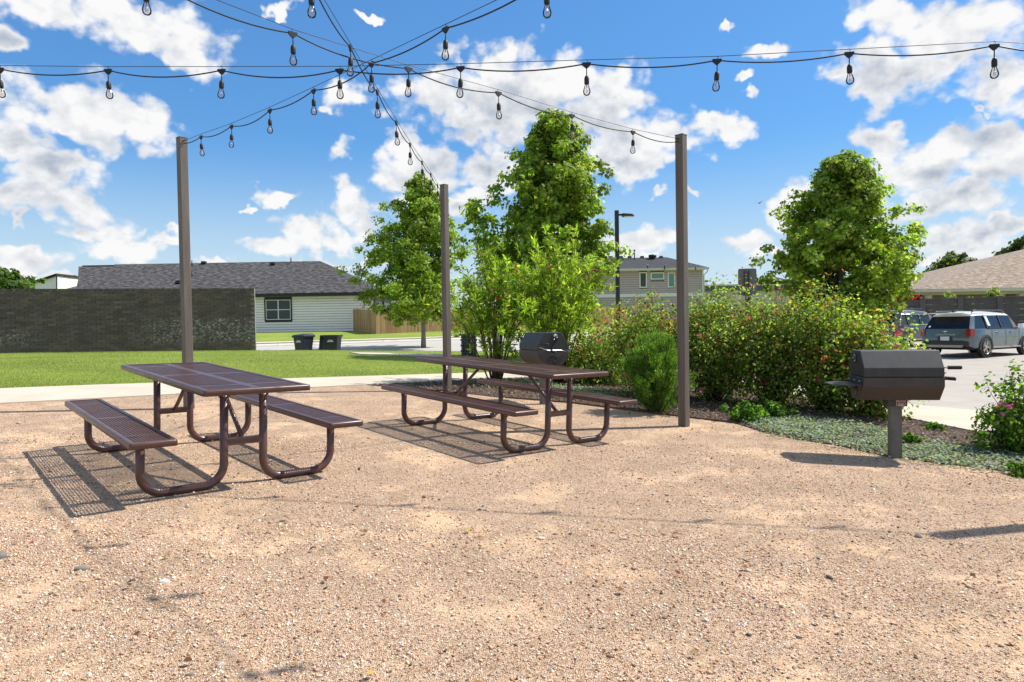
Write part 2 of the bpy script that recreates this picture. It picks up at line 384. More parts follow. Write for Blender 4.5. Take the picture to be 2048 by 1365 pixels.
# ================================================================ materials
rng = np.random.RandomState(7); random.seed(7)
def m_gravel():
    m, nt, p = newmat('gravel'); v = wpos(nt)
    vo = nt.nodes.new('ShaderNodeTexVoronoi'); vo.inputs['Scale'].default_value = 185; vo.inputs['Randomness'].default_value = 1.0; nt.links.new(v, vo.inputs['Vector'])
    sep = nt.nodes.new('ShaderNodeSeparateColor'); nt.links.new(vo.outputs['Color'], sep.inputs[0])
    grains = ramp(nt, sep.outputs[0], [(0.0, (.14, .065, .036)), (.16, (.36, .21, .125)), (.34, (.53, .345, .215)), (.64, (.63, .435, .28)), (.88, (.72, .56, .42)), (1.0, (.82, .74, .62))])
    sand = (.57, .39, .24)
    big = noise(nt, v, 1.6, 6, 0.68)
    sandy = mrange(nt, big, 0.5, 0.62, 0, 0.6, True)
    c = mixc(nt, sandy, grains, sand)
    damp = mrange(nt, noise(nt, v, 2.2, 6, 0.7), 0.35, 0.65, 0.82, 1.08)
    c = mixc(nt, 1.0, c, nd(nt, 'ShaderNodeCombineXYZ', {0: damp, 1: damp, 2: damp}), 'MULTIPLY')
    nt.links.new(c, p.inputs['Base Color']); p.inputs['Roughness'].default_value = 0.95; p.inputs['Specular IOR Level'].default_value = 0.2
    h = math_(nt, 'ADD', math_(nt, 'MULTIPLY', vo.outputs['Distance'], -1.2), math_(nt, 'MULTIPLY', noise(nt, v, 34, 5, 0.66), 1.5))
    h = math_(nt, 'ADD', h, math_(nt, 'MULTIPLY', noise(nt, v, 7, 4, 0.6), 1.6))
    h = math_(nt, 'MULTIPLY', h, mrange(nt, sandy, 0, 0.6, 1, 0.35))
    bump(nt, p, h, 0.8, 0.011)
m_gravel()
def m_grass():
    m, nt, p = newmat('grass'); v = wpos(nt)
    a = noise(nt, v, 0.5, 4, 0.6); b = noise(nt, v, 55, 4, 0.7); c = noise(nt, v, 5, 4, 0.6)
    col = ramp(nt, b, [(.3, (.085, .125, .02)), (.5, (.19, .265, .045)), (.72, (.29, .36, .08))])
    col = mixc(nt, mrange(nt, a, .42, .66, 0, .6), col, (.30, .35, .07))
    col = mixc(nt, mrange(nt, c, .52, .72, 0, .45), col, (.16, .27, .03))
    nt.links.new(col, p.inputs['Base Color']); p.inputs['Roughness'].default_value = .9; p.inputs['Specular IOR Level'].default_value = .15
    bump(nt, p, math_(nt, 'ADD', b, math_(nt, 'MULTIPLY', noise(nt, v, 14, 3), 1.0)), .8, .03)
m_grass()
def m_mulch():
    m, nt, p = newmat('mulch'); v = wpos(nt)
    s = vm(nt, 'MULTIPLY', v, (1, 1.7, 1)); vo = nt.nodes.new('ShaderNodeTexVoronoi'); vo.inputs['Scale'].default_value = 45; nt.links.new(s, vo.inputs['Vector'])
    sep = nt.nodes.new('ShaderNodeSeparateColor'); nt.links.new(vo.outputs['Color'], sep.inputs[0])
    nt.links.new(ramp(nt, sep.outputs[1], [(0, (.03, .018, .012)), (.5, (.10, .062, .042)), (.85, (.19, .135, .10)), (1, (.32, .25, .2))]), p.inputs['Base Color'])
    p.inputs['Roughness'].default_value = .95
    bump(nt, p, math_(nt, 'ADD', vo.outputs['Distance'], noise(nt, v, 30, 4)), 1.0, .03)
m_mulch()
def m_concrete(name, col, joint=0.0, streak=False, var=.1):
    m, nt, p = newmat(name); v = wpos(nt)
    a = noise(nt, v, 1.3, 6, .65); b = noise(nt, v, 120, 3, .6); c = noise(nt, v, 9, 5, .6)
    lo = tuple(x * (1 - var * 1.6) for x in col); hi = tuple(x * (1 + var) for x in col)
    cc = ramp(nt, a, [(.3, lo), (.7, hi)])
    cc = mixc(nt, .25, cc, ramp(nt, b, [(.3, tuple(x * .6 for x in col)), (.65, tuple(min(1, x * 1.2) for x in col))]))
    cc = mixc(nt, mrange(nt, c, .62, .75, 0, .35), cc, tuple(x * .62 for x in col))
    if streak:
        s = noise(nt, vm(nt, 'MULTIPLY', v, (.35, 3.2, 1)), 1.0, 6, .7)
        cc = mixc(nt, mrange(nt, s, .52, .68, 0, .5), cc, tuple(x * .55 for x in col))
    nt.links.new(cc, p.inputs['Base Color']); p.inputs['Roughness'].default_value = .9; p.inputs['Specular IOR Level'].default_value = .25
    bump(nt, p, math_(nt, 'ADD', b, c), .35, .004)
m_concrete('walk', (.53, .465, .375)); m_concrete('road', (.43, .41, .385), var=.06); m_concrete('asphalt', (.39, .355, .315), streak=True)
m_concrete('curb', (.55, .52, .46)); m_concrete('foundation', (.33, .30, .24))
def m_brick():
    m, nt, p = newmat('brick'); v = wpos(nt)
    r = nd(nt, 'ShaderNodeVertexColor', layer_name='Col')
    n = noise(nt, v, 60, 4, .6)
    c = mixc(nt, 1.0, r, ramp(nt, n, [(.3, (.75, .75, .75)), (.7, (1.25, 1.22, 1.2))]), 'MULTIPLY')
    # pale lime bloom low on the wall
    sx = nt.nodes.new('ShaderNodeSeparateXYZ'); nt.links.new(v, sx.inputs[0])
    zz = math_(nt, 'MULTIPLY', mrange(nt, sx.outputs[2], .75, 1.05, 0, 1, True), mrange(nt, sx.outputs[2], 1.75, 1.95, 1, 0, True))
    bx = math_(nt, 'MAXIMUM', math_(nt, 'MULTIPLY', mrange(nt, sx.outputs[0], -15.2, -13.2, 0, 1, True), mrange(nt, sx.outputs[0], -10.6, -9.9, 1, .55)), math_(nt, 'MULTIPLY', mrange(nt, sx.outputs[0], -17.6, -18.6, 0, .6), mrange(nt, sx.outputs[2], 1.3, 1.6, 1, 0)))
    sp = mrange(nt, noise(nt, vm(nt, 'MULTIPLY', v, (1, 1, 1.6)), 9, 5, .7), .52, .60, 0, .62)
    c = mixc(nt, math_(nt, 'MULTIPLY', math_(nt, 'MULTIPLY', zz, bx), sp), c, (.62, .61, .58))
    nt.links.new(c, p.inputs['Base Color']); p.inputs['Roughness'].default_value = .85
    bump(nt, p, n, .4, .004)
m_brick()
paint('mortar', (.27, .235, .205), .95, var=.2, vscale=3, bumps=.3)
def m_shingle(name, c0, c1, c2):
    m, nt, p = newmat(name); v = coords(nt)
    b = nt.nodes.new('ShaderNodeTexBrick'); b.offset = .5; b.squash = 1.0
    for k, val in (('Color1', c0 + (1,)), ('Color2', c1 + (1,)), ('Mortar', tuple(x * .45 for x in c0) + (1,)), ('Scale', 1.0), ('Mortar Size', .012), ('Bias', 0.0), ('Brick Width', .33), ('Row Height', .17)): b.inputs[k].default_value = val
    uv = nd(nt, 'ShaderNodeUVMap', uv_map='UVMap'); nt.links.new(uv, b.inputs['Vector'])
    s = noise(nt, vm(nt, 'MULTIPLY', uv, (2.2, 5.5, 1)), 1.0, 3, .6)
    c = mixc(nt, mrange(nt, s, .46, .6, 0, .9), b.outputs[0], c2)
    c = mixc(nt, mrange(nt, noise(nt, uv, .35, 4), .4, .7, 0, .3), c, c0)
    nt.links.new(c, p.inputs['Base Color']); p.inputs['Roughness'].default_value = .95; p.inputs['Specular IOR Level'].default_value = .2
    bump(nt, p, b.outputs[1], -.5, .01)
m_shingle('shingle_dark', (.04, .039, .041), (.068, .066, .068), (.145, .138, .135))
m_shingle('shingle_slate', (.045, .047, .055), (.06, .062, .07), (.075, .076, .085))
m_shingle('shingle_tan', (.22, .165, .125), (.30, .235, .18), (.40, .33, .265))
def m_wood():
    m, nt, p = newmat('fence_wood'); v = wpos(nt)
    r = nd(nt, 'ShaderNodeObjectInfo', out=5)
    base = ramp(nt, r, [(0, (.30, .165, .075)), (.5, (.42, .25, .12)), (1, (.54, .35, .185))])
    st = noise(nt, vm(nt, 'MULTIPLY', v, (14, 14, .9)), 1.0, 5, .65)
    c = mixc(nt, mrange(nt, st, .45, .75, 0, .6), base, (.20, .12, .07))
    low = noise(nt, vm(nt, 'MULTIPLY', v, (3, 3, .6)), 1.0, 4, .6)
    c = mixc(nt, mrange(nt, low, .5, .7, 0, .6), c, (.62, .40, .17))
    nt.links.new(c, p.inputs['Base Color']); p.inputs['Roughness'].default_value = .9; bump(nt, p, st, .4, .006)
m_wood()
def m_bark(name, c0, c1):
    m, nt, p = newmat(name); v = coords(nt)
    n = noise(nt, vm(nt, 'MULTIPLY', v, (9, 9, 2)), 1.5, 6, .65)
    nt.links.new(ramp(nt, n, [(.3, c0), (.7, c1)]), p.inputs['Base Color']); p.inputs['Roughness'].default_value = .95; bump(nt, p, n, .8, .02)
m_bark('bark', (.07, .055, .042), (.22, .185, .15)); m_bark('bark_pale', (.12, .10, .085), (.30, .26, .22)); m_bark('stem', (.08, .05, .03), (.2, .13, .08))
def m_steel(name, c0, c1, rough, metal=0.0, spec=.5):
    """painted steel with vertical streaks of chalking and grime"""
    m, nt, p = newmat(name); v = coords(nt)
    n = noise(nt, vm(nt, 'MULTIPLY', v, (16, 16, 1.3)), 1.0, 6, .65); n2 = noise(nt, v, 45, 4, .6)
    c = ramp(nt, n, [(.28, c0), (.72, c1)]); c = mixc(nt, mrange(nt, n2, .6, .75, 0, .3), c, tuple(x * .6 for x in c0))
    nt.links.new(c, p.inputs['Base Color']); nt.links.new(mrange(nt, n2, .3, .7, rough - .08, rough + .1), p.inputs['Roughness'])
    p.inputs['Metallic'].default_value = metal; p.inputs['Specular IOR Level'].default_value = spec; bump(nt, p, n2, .08, .002)
m_steel('post_steel', (.075, .06, .05), (.155, .128, .108), .55); m_steel('grill_steel', (.022, .023, .024), (.042, .043, .045), .5, spec=.5)
def m_grillbody():
    m, nt, p = newmat('grill_firebox'); v = coords(nt)
    n = noise(nt, v, 7, 6, .65); n2 = noise(nt, v, 50, 4, .6)
    sx = nt.nodes.new('ShaderNodeSeparateXYZ'); nt.links.new(v, sx.inputs[0])
    burn = math_(nt, 'MULTIPLY', mrange(nt, sx.outputs[2], .80, .70, 0, 1, True), mrange(nt, n, .3, .6, .45, 1))
    c = mixc(nt, mrange(nt, n, .4, .65), (.035, .035, .036), (.06, .058, .055)); c = mixc(nt, burn, c, (.058, .043, .036))
    nt.links.new(c, p.inputs['Base Color']); nt.links.new(mrange(nt, n2, .3, .7, .5, .68), p.inputs['Roughness']); bump(nt, p, n2, .1, .002)
m_grillbody()
paint('grill_post', (.12, .12, .105), .6, var=.35, vscale=9, bumps=.15)
paint('table_coat', (.088, .040, .033), .34, var=.14, vscale=9, bumps=.05, bscale=140, spec=.6)
paint('black_rubber', (.012, .012, .013), .6); paint('black_metal', (.02, .02, .022), .45); paint('bolt', (.55, .55, .55), .3, metal=1.0)
paint('white_siding', (.92, .84, .78), .6, var=.04, vscale=2); paint('beige_siding', (.52, .405, .40), .7, var=.05, vscale=1)
paint('white_trim', (.78, .76, .72), .6, var=.04); paint('cream_trim', (.62, .56, .45), .6, var=.05); paint('dark_trim', (.012, .012, .014), .5)
paint('tan_brick', (.30, .22, .17), .85, var=.2, vscale=4); paint('stucco', (.55, .47, .42), .85, var=.06, vscale=1); paint('dark_shade', (.02, .018, .016), .9)
paint('panel_concrete', (.085, .078, .07), .9, var=.22, vscale=2.2, bumps=.3, bscale=60); paint('panel_post', (.10, .093, .084), .9, var=.2, vscale=3)
paint('bin_plastic', (.012, .016, .028), .42, var=.2, vscale=4); paint('bin_print', (.75, .77, .8), .6)
paint('tyre', (.016, .016, .016), .8); paint('alloy', (.50, .43, .36), .4, metal=.5); paint('chrome', (.8, .8, .82), .12, metal=1.0)
paint('car_cladding', (.03, .032, .036), .5); paint('car_roof_white', (.80, .82, .82), .2, var=.02, coat=.6); paint('skid_plate', (.45, .38, .31), .45, metal=.3)
paint('car_sage', (.085, .135, .15), .25, metal=.25, var=.04, vscale=1, coat=1.0); paint('car_navy', (.028, .036, .055), .25, metal=.3, var=.04, vscale=1, coat=1.0)
paint('car_glass', (.010, .013, .018), .07, var=.1, spec=.45); paint('tail_red', (.32, .012, .018), .15, var=.1, coat=.8); paint('plate', (.72, .72, .75), .5)
paint('sign_metal', (.17, .155, .135), .5, metal=.35, var=.12, vscale=5); paint('sign_channel', (.10, .12, .115), .5, metal=.4, var=.15)
paint('red_sticker', (.16, .018, .016), .4); paint('sticker_print', (.75, .70, .66), .5); paint('edging_steel', (.11, .058, .035), .8, var=.3, vscale=6)
paint('stone_grey', (.17, .165, .14), .85, var=.25, vscale=20, bumps=.4, bscale=60); paint('stone_white', (.72, .69, .64), .9, var=.12, vscale=25, bumps=.5, bscale=70); paint('stone_buff', (.42, .36, .28), .9, var=.2, vscale=22, bumps=.5, bscale=70)
paint('pillar_brick', (.06, .052, .048), .9, var=.35, vscale=8, bumps=.4, bscale=40); paint('curtain', (.30, .34, .32), .8, var=.12, vscale=14); paint('umbrella_cloth', (.02, .025, .035), .9); paint('bird_dark', (.02, .02, .02), .8)
paint('vent_grey', (.10, .10, .11), .6); paint('lamp_metal', (.018, .018, .019), .45); paint('grey_pole', (.35, .36, .36), .5, metal=.3); paint('filament', (.65, .42, .25), .4, metal=.6)
leafmat('leaf'); leafmat('leaf_soft', .35, .6, .25); leafmat('petal', .3, .7, .1); colmat('chips', .9); colmat('pebbles', .85)
def m_glass(name, tint, blue=.0):
    m, nt, p = newmat(name)
    p.inputs['Base Color'].default_value = tint + (1,); p.inputs['Roughness'].default_value = .04; p.inputs['Specular IOR Level'].default_value = .45
    return m
m_glass('window_glass', (.02, .034, .034)); m_glass('window_teal', (.13, .26, .25))
def m_bulb():
    m, nt, p = newmat('bulb_glass'); out = nt.nodes['Material Output']
    fr = nd(nt, 'ShaderNodeFresnel', {'IOR': 1.45}); gl = nd(nt, 'ShaderNodeBsdfGlossy', {'Roughness': .03})
    tr = nd(nt, 'ShaderNodeBsdfTransparent', {'Color': (.93, .94, .95, 1)})
    nt.links.new(nd(nt, 'ShaderNodeMixShader', {0: fr, 1: tr, 2: gl}), out.inputs[0])
m_bulb()

# ================================================================ ground
def axis(lo, hi, f0, f1, far):
    a = list(np.arange(f0, f1 + .5, 1.0)); s = 1.5; x = f1
    while x < hi: x += s; s *= 1.35; a.append(min(x, hi))
    s = 1.5; x = f0
    while x > lo: x -= s; s *= 1.35; a.insert(0, max(x, lo))
    return np.array(a)
ax_, ay_ = axis(-2500, 2500, -45, 45, 0), axis(-60, 3500, -6, 70, 0)
gxv, gyv = np.meshgrid(ax_, ay_, indexing='ij'); gz = terrain(gxv, gyv)
nx, ny = gxv.shape; idx = np.arange(nx * ny).reshape(nx, ny)
q4 = np.stack([idx[:-1, :-1], idx[1:, :-1], idx[1:, 1:], idx[:-1, 1:]], -1).reshape(-1, 4)
ground = tris('ground', np.stack([gxv, gyv, gz], -1).reshape(-1, 3), np.concatenate([q4[:, [0, 1, 2]], q4[:, [0, 2, 3]]]), 'grass', smooth=True)
ground['kind'] = 'structure'
EDGE = [(-2.54, 11.84), (-1.7, 11.5), (-.98, 11.03), (-.2, 10.46), (.83, 9.99), (1.96, 9.04), (2.75, 8.42), (2.90, 7.75), (3.1, 7.4), (3.38, 7.1), (3.6, 6.62), (4.0, 6.28), (4.49, 5.98), (5.6, 5.5), (7.2, 4.6), (9.5, 3.0)]
GRAVEL = [(-14, 3.27), (-6.63, 8.78)] + EDGE + [(11, -5), (-14, -5)]
sheet('gravel_yard', GRAVEL, 'gravel', .010)
BED = EDGE + [(11, 3.4), (8.0, 4.9), (6.3, 6.2), (5.54, 7.89), (5.13, 9.69), (4.9, 10.8), (4.6, 12.5), (3.6, 15.5), (2.2, 18.5), (1.2, 18.0), (0.5, 14.15)]
sheet('planting_bed', BED, 'mulch', .018)
PARK = [(11, 6.8), (8.6, 8.4), (7.1, 9.68), (6.06, 10.6), (5.5, 11.5), (5.2, 12.5), (4.2, 15.5), (3, 19), (2.5, 24), (3.2, 29), (14, 34), (34, 44.5), (44, 44.5), (44, -5), (16, -5)]
sheet('parking_lot', PARK, 'asphalt', .014)
def dline(x, d): return (x, 31.2 + (d + (x + 8.1) * .2425) / .970)
ROAD = [dline(x, 0) for x in (-44, -30, -20, -10, 0, 10, 20, 30)] + [dline(x, 10.4) for x in (30, 20, 10, 0, -10, -20, -30, -44)]
sheet('road', ROAD, 'road', .06)
def strip(name, A, B, mat, dz, parent=None, kind=None, thick=0.0): return sheet(name, list(A) + list(B)[::-1], mat, dz, kind=kind, parent=parent, thick=thick)
kerb = empty('kerb', (0, 0, 0), kind='structure')
for d0, d1 in ((-.22, .0), (10.4, 10.65)):
    for x0 in range(-44, 30, 6):
        strip('kerb_stone', [dline(x0 + k, d0) for k in (.02, 2, 4, 5.98)], [dline(x0 + k, d1) for k in (.02, 2, 4, 5.98)], 'curb', .13 if d0 < 0 else .08, kerb, thick=.14)
fsw = empty('street_sidewalk', (0, 0, 0), kind='structure')
for x0 in range(-44, 30, 3):
    strip('slab', [dline(x0 + .015, 12.6), dline(x0 + 2.985, 12.6)], [dline(x0 + .015, 14.0), dline(x0 + 2.985, 14.0)], 'walk', .09, fsw, thick=.08)
# garden path past the tables: cast slabs with open joints
walk = empty('garden_sidewalk', (0, 0, 0), kind='structure')
nearl = lambda s: np.array([-2.54 + .8 * s, 11.84 + .6 * s]); farl = lambda s: np.array([-4.15 + .833 * s, 12.65 + .553 * s])
js = [-13.6, -9.3, -6.1, -1.0, 3.6, 8.0]
for a, b in zip(js[:-1], js[1:]):
    pts = [nearl(a + .008)] + [nearl(b - .008)]; pf = [farl(a + .5 + .008), farl(b + .5 - .008)]
    strip('slab', pts, pf, 'walk', .026, walk, thick=.06)
rwalk = empty('parking_sidewalk', (0, 0, 0), kind='structure')
RN = [(4.6, 12.5), (4.9, 10.8), (5.13, 9.69), (5.54, 7.89), (6.3, 6.2), (8.0, 4.9), (11, 3.4)]
RF = [(5.2, 12.5), (5.5, 11.5), (6.06, 10.6), (7.1, 9.68), (8.6, 8.4), (11, 6.8), (14, 5.0)]
for i in range(len(RN) - 1):
    strip('slab', [RN[i], (RN[i + 1][0], RN[i + 1][1] + .012)], [RF[i], (RF[i + 1][0] - .006, RF[i + 1][1] + .012)], 'walk', .035, rwalk, thick=.08)
lw = empty('lawn_walkway', (0, 0, 0), kind='structure')
A = [hit(698, 706.5), hit(800, 708.5), hit(905, 711)]; B = [hit(720, 710), hit(800, 712.5), hit(905, 716.5)]
for i in range(2): strip('slab', [A[i][:2], A[i + 1][:2] - np.array([.02, 0])], [B[i][:2], B[i + 1][:2] - np.array([.02, 0])], 'walk', .035, lw, thick=.05)
# steel edging along the bed
mb = MB(); ep = [(x, y, tz(x, y) - .012) for x, y in EDGE[3:7]]
for a, b in zip(ep[:-1], ep[1:]): mb.bar(a, b, .006, .09)
setp(mb.build('bed_edging', 'edging_steel'), 'thin rusty steel edging strip between gravel and mulch bed', 'edging')

# loose gravel on top of the yard
def scatter(poly, n, ylo, yhi, xlo, xhi, rs):
    x = rs.uniform(xlo, xhi, n); y = rs.uniform(ylo, yhi, n); k = inpoly(x, y, poly)
    k &= np.abs(x) < .80 * y + .6
    return x[k], y[k]
OCT = np.array([(1, 0, 0), (0, 1, 0), (-1, 0, 0), (0, -1, 0), (0, 0, 1), (0, 0, -1)], float)
OF = np.array([(0, 1, 4), (1, 2, 4), (2, 3, 4), (3, 0, 4), (1, 0, 5), (2, 1, 5), (3, 2, 5), (0, 3, 5)])
def pebble_field(x, y, r, cols, rs, name, mat, dz, flat=.55):
    n = len(x); z = terrain(x, y) + dz
    an = rs.uniform(0, 6.283, n); ca, sa = np.cos(an), np.sin(an)
    sc = np.stack([r * rs.uniform(.7, 1.5, n), r * rs.uniform(.55, 1.0, n), r * rs.uniform(flat * .7, flat * 1.4, n)], -1)
    V = OCT[None] * sc[:, None, :] * rs.uniform(.75, 1.2, (n, 6, 1))
    tilt = rs.normal(0, .35, (n, 1)); V[:, :, 2] += V[:, :, 0] * tilt
    X = V[:, :, 0] * ca[:, None] - V[:, :, 1] * sa[:, None] + x[:, None]; Y = V[:, :, 0] * sa[:, None] + V[:, :, 1] * ca[:, None] + y[:, None]
    Z = V[:, :, 2] + (z + sc[:, 2] * .35)[:, None]
    F = (OF[None] + (np.arange(n) * 6)[:, None, None]).reshape(-1, 3)
    o = tris(name, np.stack([X, Y, Z], -1).reshape(-1, 3), F, mat, cols=np.repeat(cols, 6, 0)); o['kind'] = 'stuff'; return o
rs = np.random.RandomState(3); xs_, ys_ = [], []
for n, y0, y1, xl in ((95000, 1.9, 4.2, 4.0), (80000, 4.2, 7.0, 6.0), (36000, 7.0, 11.8, 7.0)):
    a, b = scatter(GRAVEL, n, y0, y1, -xl, xl, rs); xs_.append(a); ys_.append(b)
px_, py_ = np.concatenate(xs_), np.concatenate(ys_)
pat = .5 + .5 * np.sin(px_ * 1.9 + 1.3 * np.sin(py_ * 1.7)) * np.sin(py_ * 2.3 + 1.1 * np.sin(px_ * 1.3 + 2)); kp = rs.uniform(size=len(px_)) < .35 + .65 * pat
px_, py_ = px_[kp], py_[kp]
pc = palette(len(px_), rs, [(.61, .41, .265), (.71, .535, .39), (.82, .73, .62), (.42, .245, .145), (.22, .115, .07), (.09, .082, .078), (.60, .335, .195)], [30, 26, 12, 17, 9, 2.6, 7])
pebble_field(px_, py_, rs.gamma(3.2, .0011, len(px_)) + .0016, pc, rs, 'loose_gravel', 'pebbles', .010)
setp(bpy.data.objects['loose_gravel'], 'loose pinkish tan decomposed granite chips covering the yard', 'gravel')
a, b = scatter(GRAVEL, 700, 1.9, 9, -6, 6, rs)
setp(pebble_field(a, b, rs.uniform(.006, .014, len(a)), palette(len(a), rs, [(.09, .09, .09), (.16, .15, .14), (.6, .55, .48), (.30, .15, .07)], [5, 4, 2, 1]), rs, 'scattered_pebbles', 'pebbles', .010, .5), 'small dark grey pebbles strewn thinly over the tan gravel', 'pebbles')
# wood chips in the bed
a = rs.uniform(-2.6, 9, 60000); b = rs.uniform(3, 15, 60000); k = inpoly(a, b, BED); a, b = a[k], b[k]
P = np.stack([a, b, terrain(a, b) + .022 + rs.uniform(0, .02, len(a))], -1)
CH = np.array([(-.5, -.15, 0), (.5, -.12, .03), (.45, .15, 0), (-.5, .13, .03)])
V = leaves(P, rs.uniform(.02, .055, len(P)), np.stack([rs.normal(0, .45, len(P)), rs.normal(0, .45, len(P)), np.ones(len(P))], -1), CH, rs)
setp(polys('wood_mulch', V, 4, 'chips', palette(len(P), rs, [(.10, .06, .04), (.17, .11, .075), (.28, .21, .165), (.05, .03, .02), (.24, .11, .05)], [4, 4, 3, 3, 1])), 'shredded brown wood mulch covering the planting bed', 'mulch', kind='stuff')
# mown grass blades on the lawn this side of the road
n = 260000; b = 10 + 17 * rs.uniform(size=n) ** 1.6; a = rs.uniform(-1, .02, n) * (b * .80 + 1)
d_ = (a + 8.1) * -.2425 + (b - 31.2) * .97
nl = (a + 4.15) * -.553 + (b - 12.65) * .833    # beyond the path's far edge
k = (nl > .02) & (d_ < -.3); a, b = a[k], b[k]; P = np.stack([a, b, terrain(a, b) + .012], -1)
GB = np.array([(-.12, -.2, 0), (.12, -.2, 0), (.0, .8, 0)])
hd = rs.uniform(0, 6.283, len(P)); up = np.stack([rs.normal(0, .55, len(P)), rs.normal(0, .55, len(P)), np.ones(len(P))], -1)
V = leaves(P, rs.uniform(.014, .028, len(P)), np.stack([np.cos(hd), np.sin(hd), 0 * hd], -1), GB, rs, tang=up)
pt = .5 + .5 * np.sin(a * .9 + 2 * np.sin(b * .5)) * np.sin(b * 1.1 + a * .3)
gc = palette(len(P), rs, [(.19, .245, .045), (.27, .315, .07), (.37, .36, .13), (.12, .165, .03)], [5, 4, 3.5, 2.5]) * (0.8 + .55 * pt)[:, None]
setp(polys('lawn_grass', V, 3, 'leaf_soft', gc), 'short mown green grass of the lawn beyond the path', 'grass', kind='stuff')

# ================================================================ brick screen wall
def roofuv(me, xdir, ydir, org):
    uvl = me.uv_layers.new(name='UVMap'); X, Y, O = Vector(xdir), Vector(ydir), Vector(org)
    for l in me.loops:
        p = me.vertices[l.vertex_index].co - O; uvl.data[l.index].uv = (p.dot(X), p.dot(Y))
wl, wr = aty(0, 703, 25.6), aty(511.5, 697, 27.7)
wd = np.array([wr[0] - wl[0], wr[1] - wl[1]]); wl_len = np.linalg.norm(wd); wd /= wl_len; wn = np.array([wd[1], -wd[0]])
ztop = 3.04; zb = .40
W0 = np.array([wr[0], wr[1]])           # right hand end; bricks are laid from here to the left
wall = empty('brick_wall', (W0[0], W0[1], tz(*W0)), label='long dark brown brick garden wall with pale lime bloom along its foot', cat='wall')
mb = MB(); c = W0 - wd * 6.5
LW = 13.0
mb.box((c[0] - wn[0] * .115, c[1] - wn[1] * .115, (ztop + zb) / 2 - .008), (LW, .19, ztop - zb - .016), math.atan2(wd[1], wd[0])); mb.build('mortar_bed', 'mortar', wall, local=False)
rh, rw = .0935, .305; rows = int((ztop - zb - .11) / rh); loose = []
brk = []
for r in range(rows):
    z = zb + (r + .5) * rh; off = (r % 2) * rw / 2 + rw / 2; k = 0
    while off + k * rw - rw / 2 < LW:
        brk.append((off + k * rw, z, rw - .011, rh - .012)); k += 1
k = 0
while k * .105 < LW - .05: brk.append((.05 + k * .105, ztop - .05, .093, .10)); k += 1
rs = np.random.RandomState(11); random.shuffle(brk)
inst = {}
CUBE = [(-1, -1, -1), (1, -1, -1), (1, 1, -1), (-1, 1, -1), (-1, -1, 1), (1, -1, 1), (1, 1, 1), (-1, 1, 1)]
CF = [(0, 3, 2, 1), (4, 5, 6, 7), (0, 1, 5, 4), (1, 2, 6, 5), (2, 3, 7, 6), (3, 0, 4, 7)]
bcols = [(.125, .094, .082), (.108, .083, .074), (.142, .106, .09), (.10, .08, .074), (.158, .116, .097)]
binv = Matrix.Translation(-Vector(wall.location))
rot = math.atan2(wd[1], wd[0])
vis = [b for b in brk if b[1] < ztop - .06 and b[0] < 10]
solo = set(id(b) for b in vis[:290]); bases = []
for ci, cc in enumerate(bcols):
    m_ = MB().add([(x * .5, y * .5, z * .5) for x, y, z in CUBE], CF).mesh('brick', 'brick')
    at = m_.color_attributes.new('Col', 'FLOAT_COLOR', 'POINT')
    for d in at.data: d.color = cc + (1,)
    bases.append(m_)
FV, FC = [], []
for b in brk:
    s, z, L, hgt = b; pr = rs.uniform(-.004, .006); p = W0 - wd * s + wn * pr
    ci = rs.randint(5)
    if id(b) in solo:
        o = bpy.data.objects.new('brick', bases[ci]); COL.objects.link(o); o.parent = wall
        o.location = (p[0] - wn[0] * .055 - wall.location.x, p[1] - wn[1] * .055 - wall.location.y, z - wall.location.z)
        o.rotation_euler = (0, 0, rot); o.scale = (L, .13, hgt)
    else:
        c_ = p - wn * .055
        vv = [(c_[0] + wd[0] * x * L / 2 - wn[0] * y * .065 - wall.location.x, c_[1] + wd[1] * x * L / 2 - wn[1] * y * .065 - wall.location.y, z + q * hgt / 2 - wall.location.z) for x, y, q in CUBE]
        FV.append([[vv[i] for i in f] for f in CF]); FC += [tuple(np.array(bcols[ci]) * (1 + .1 * rs.normal()))] * 6
o = polys('brick_courses', np.array(FV).reshape(-1, 4, 3), 4, 'brick', np.clip(FC, .01, 1), wall); o['kind'] = 'stuff'

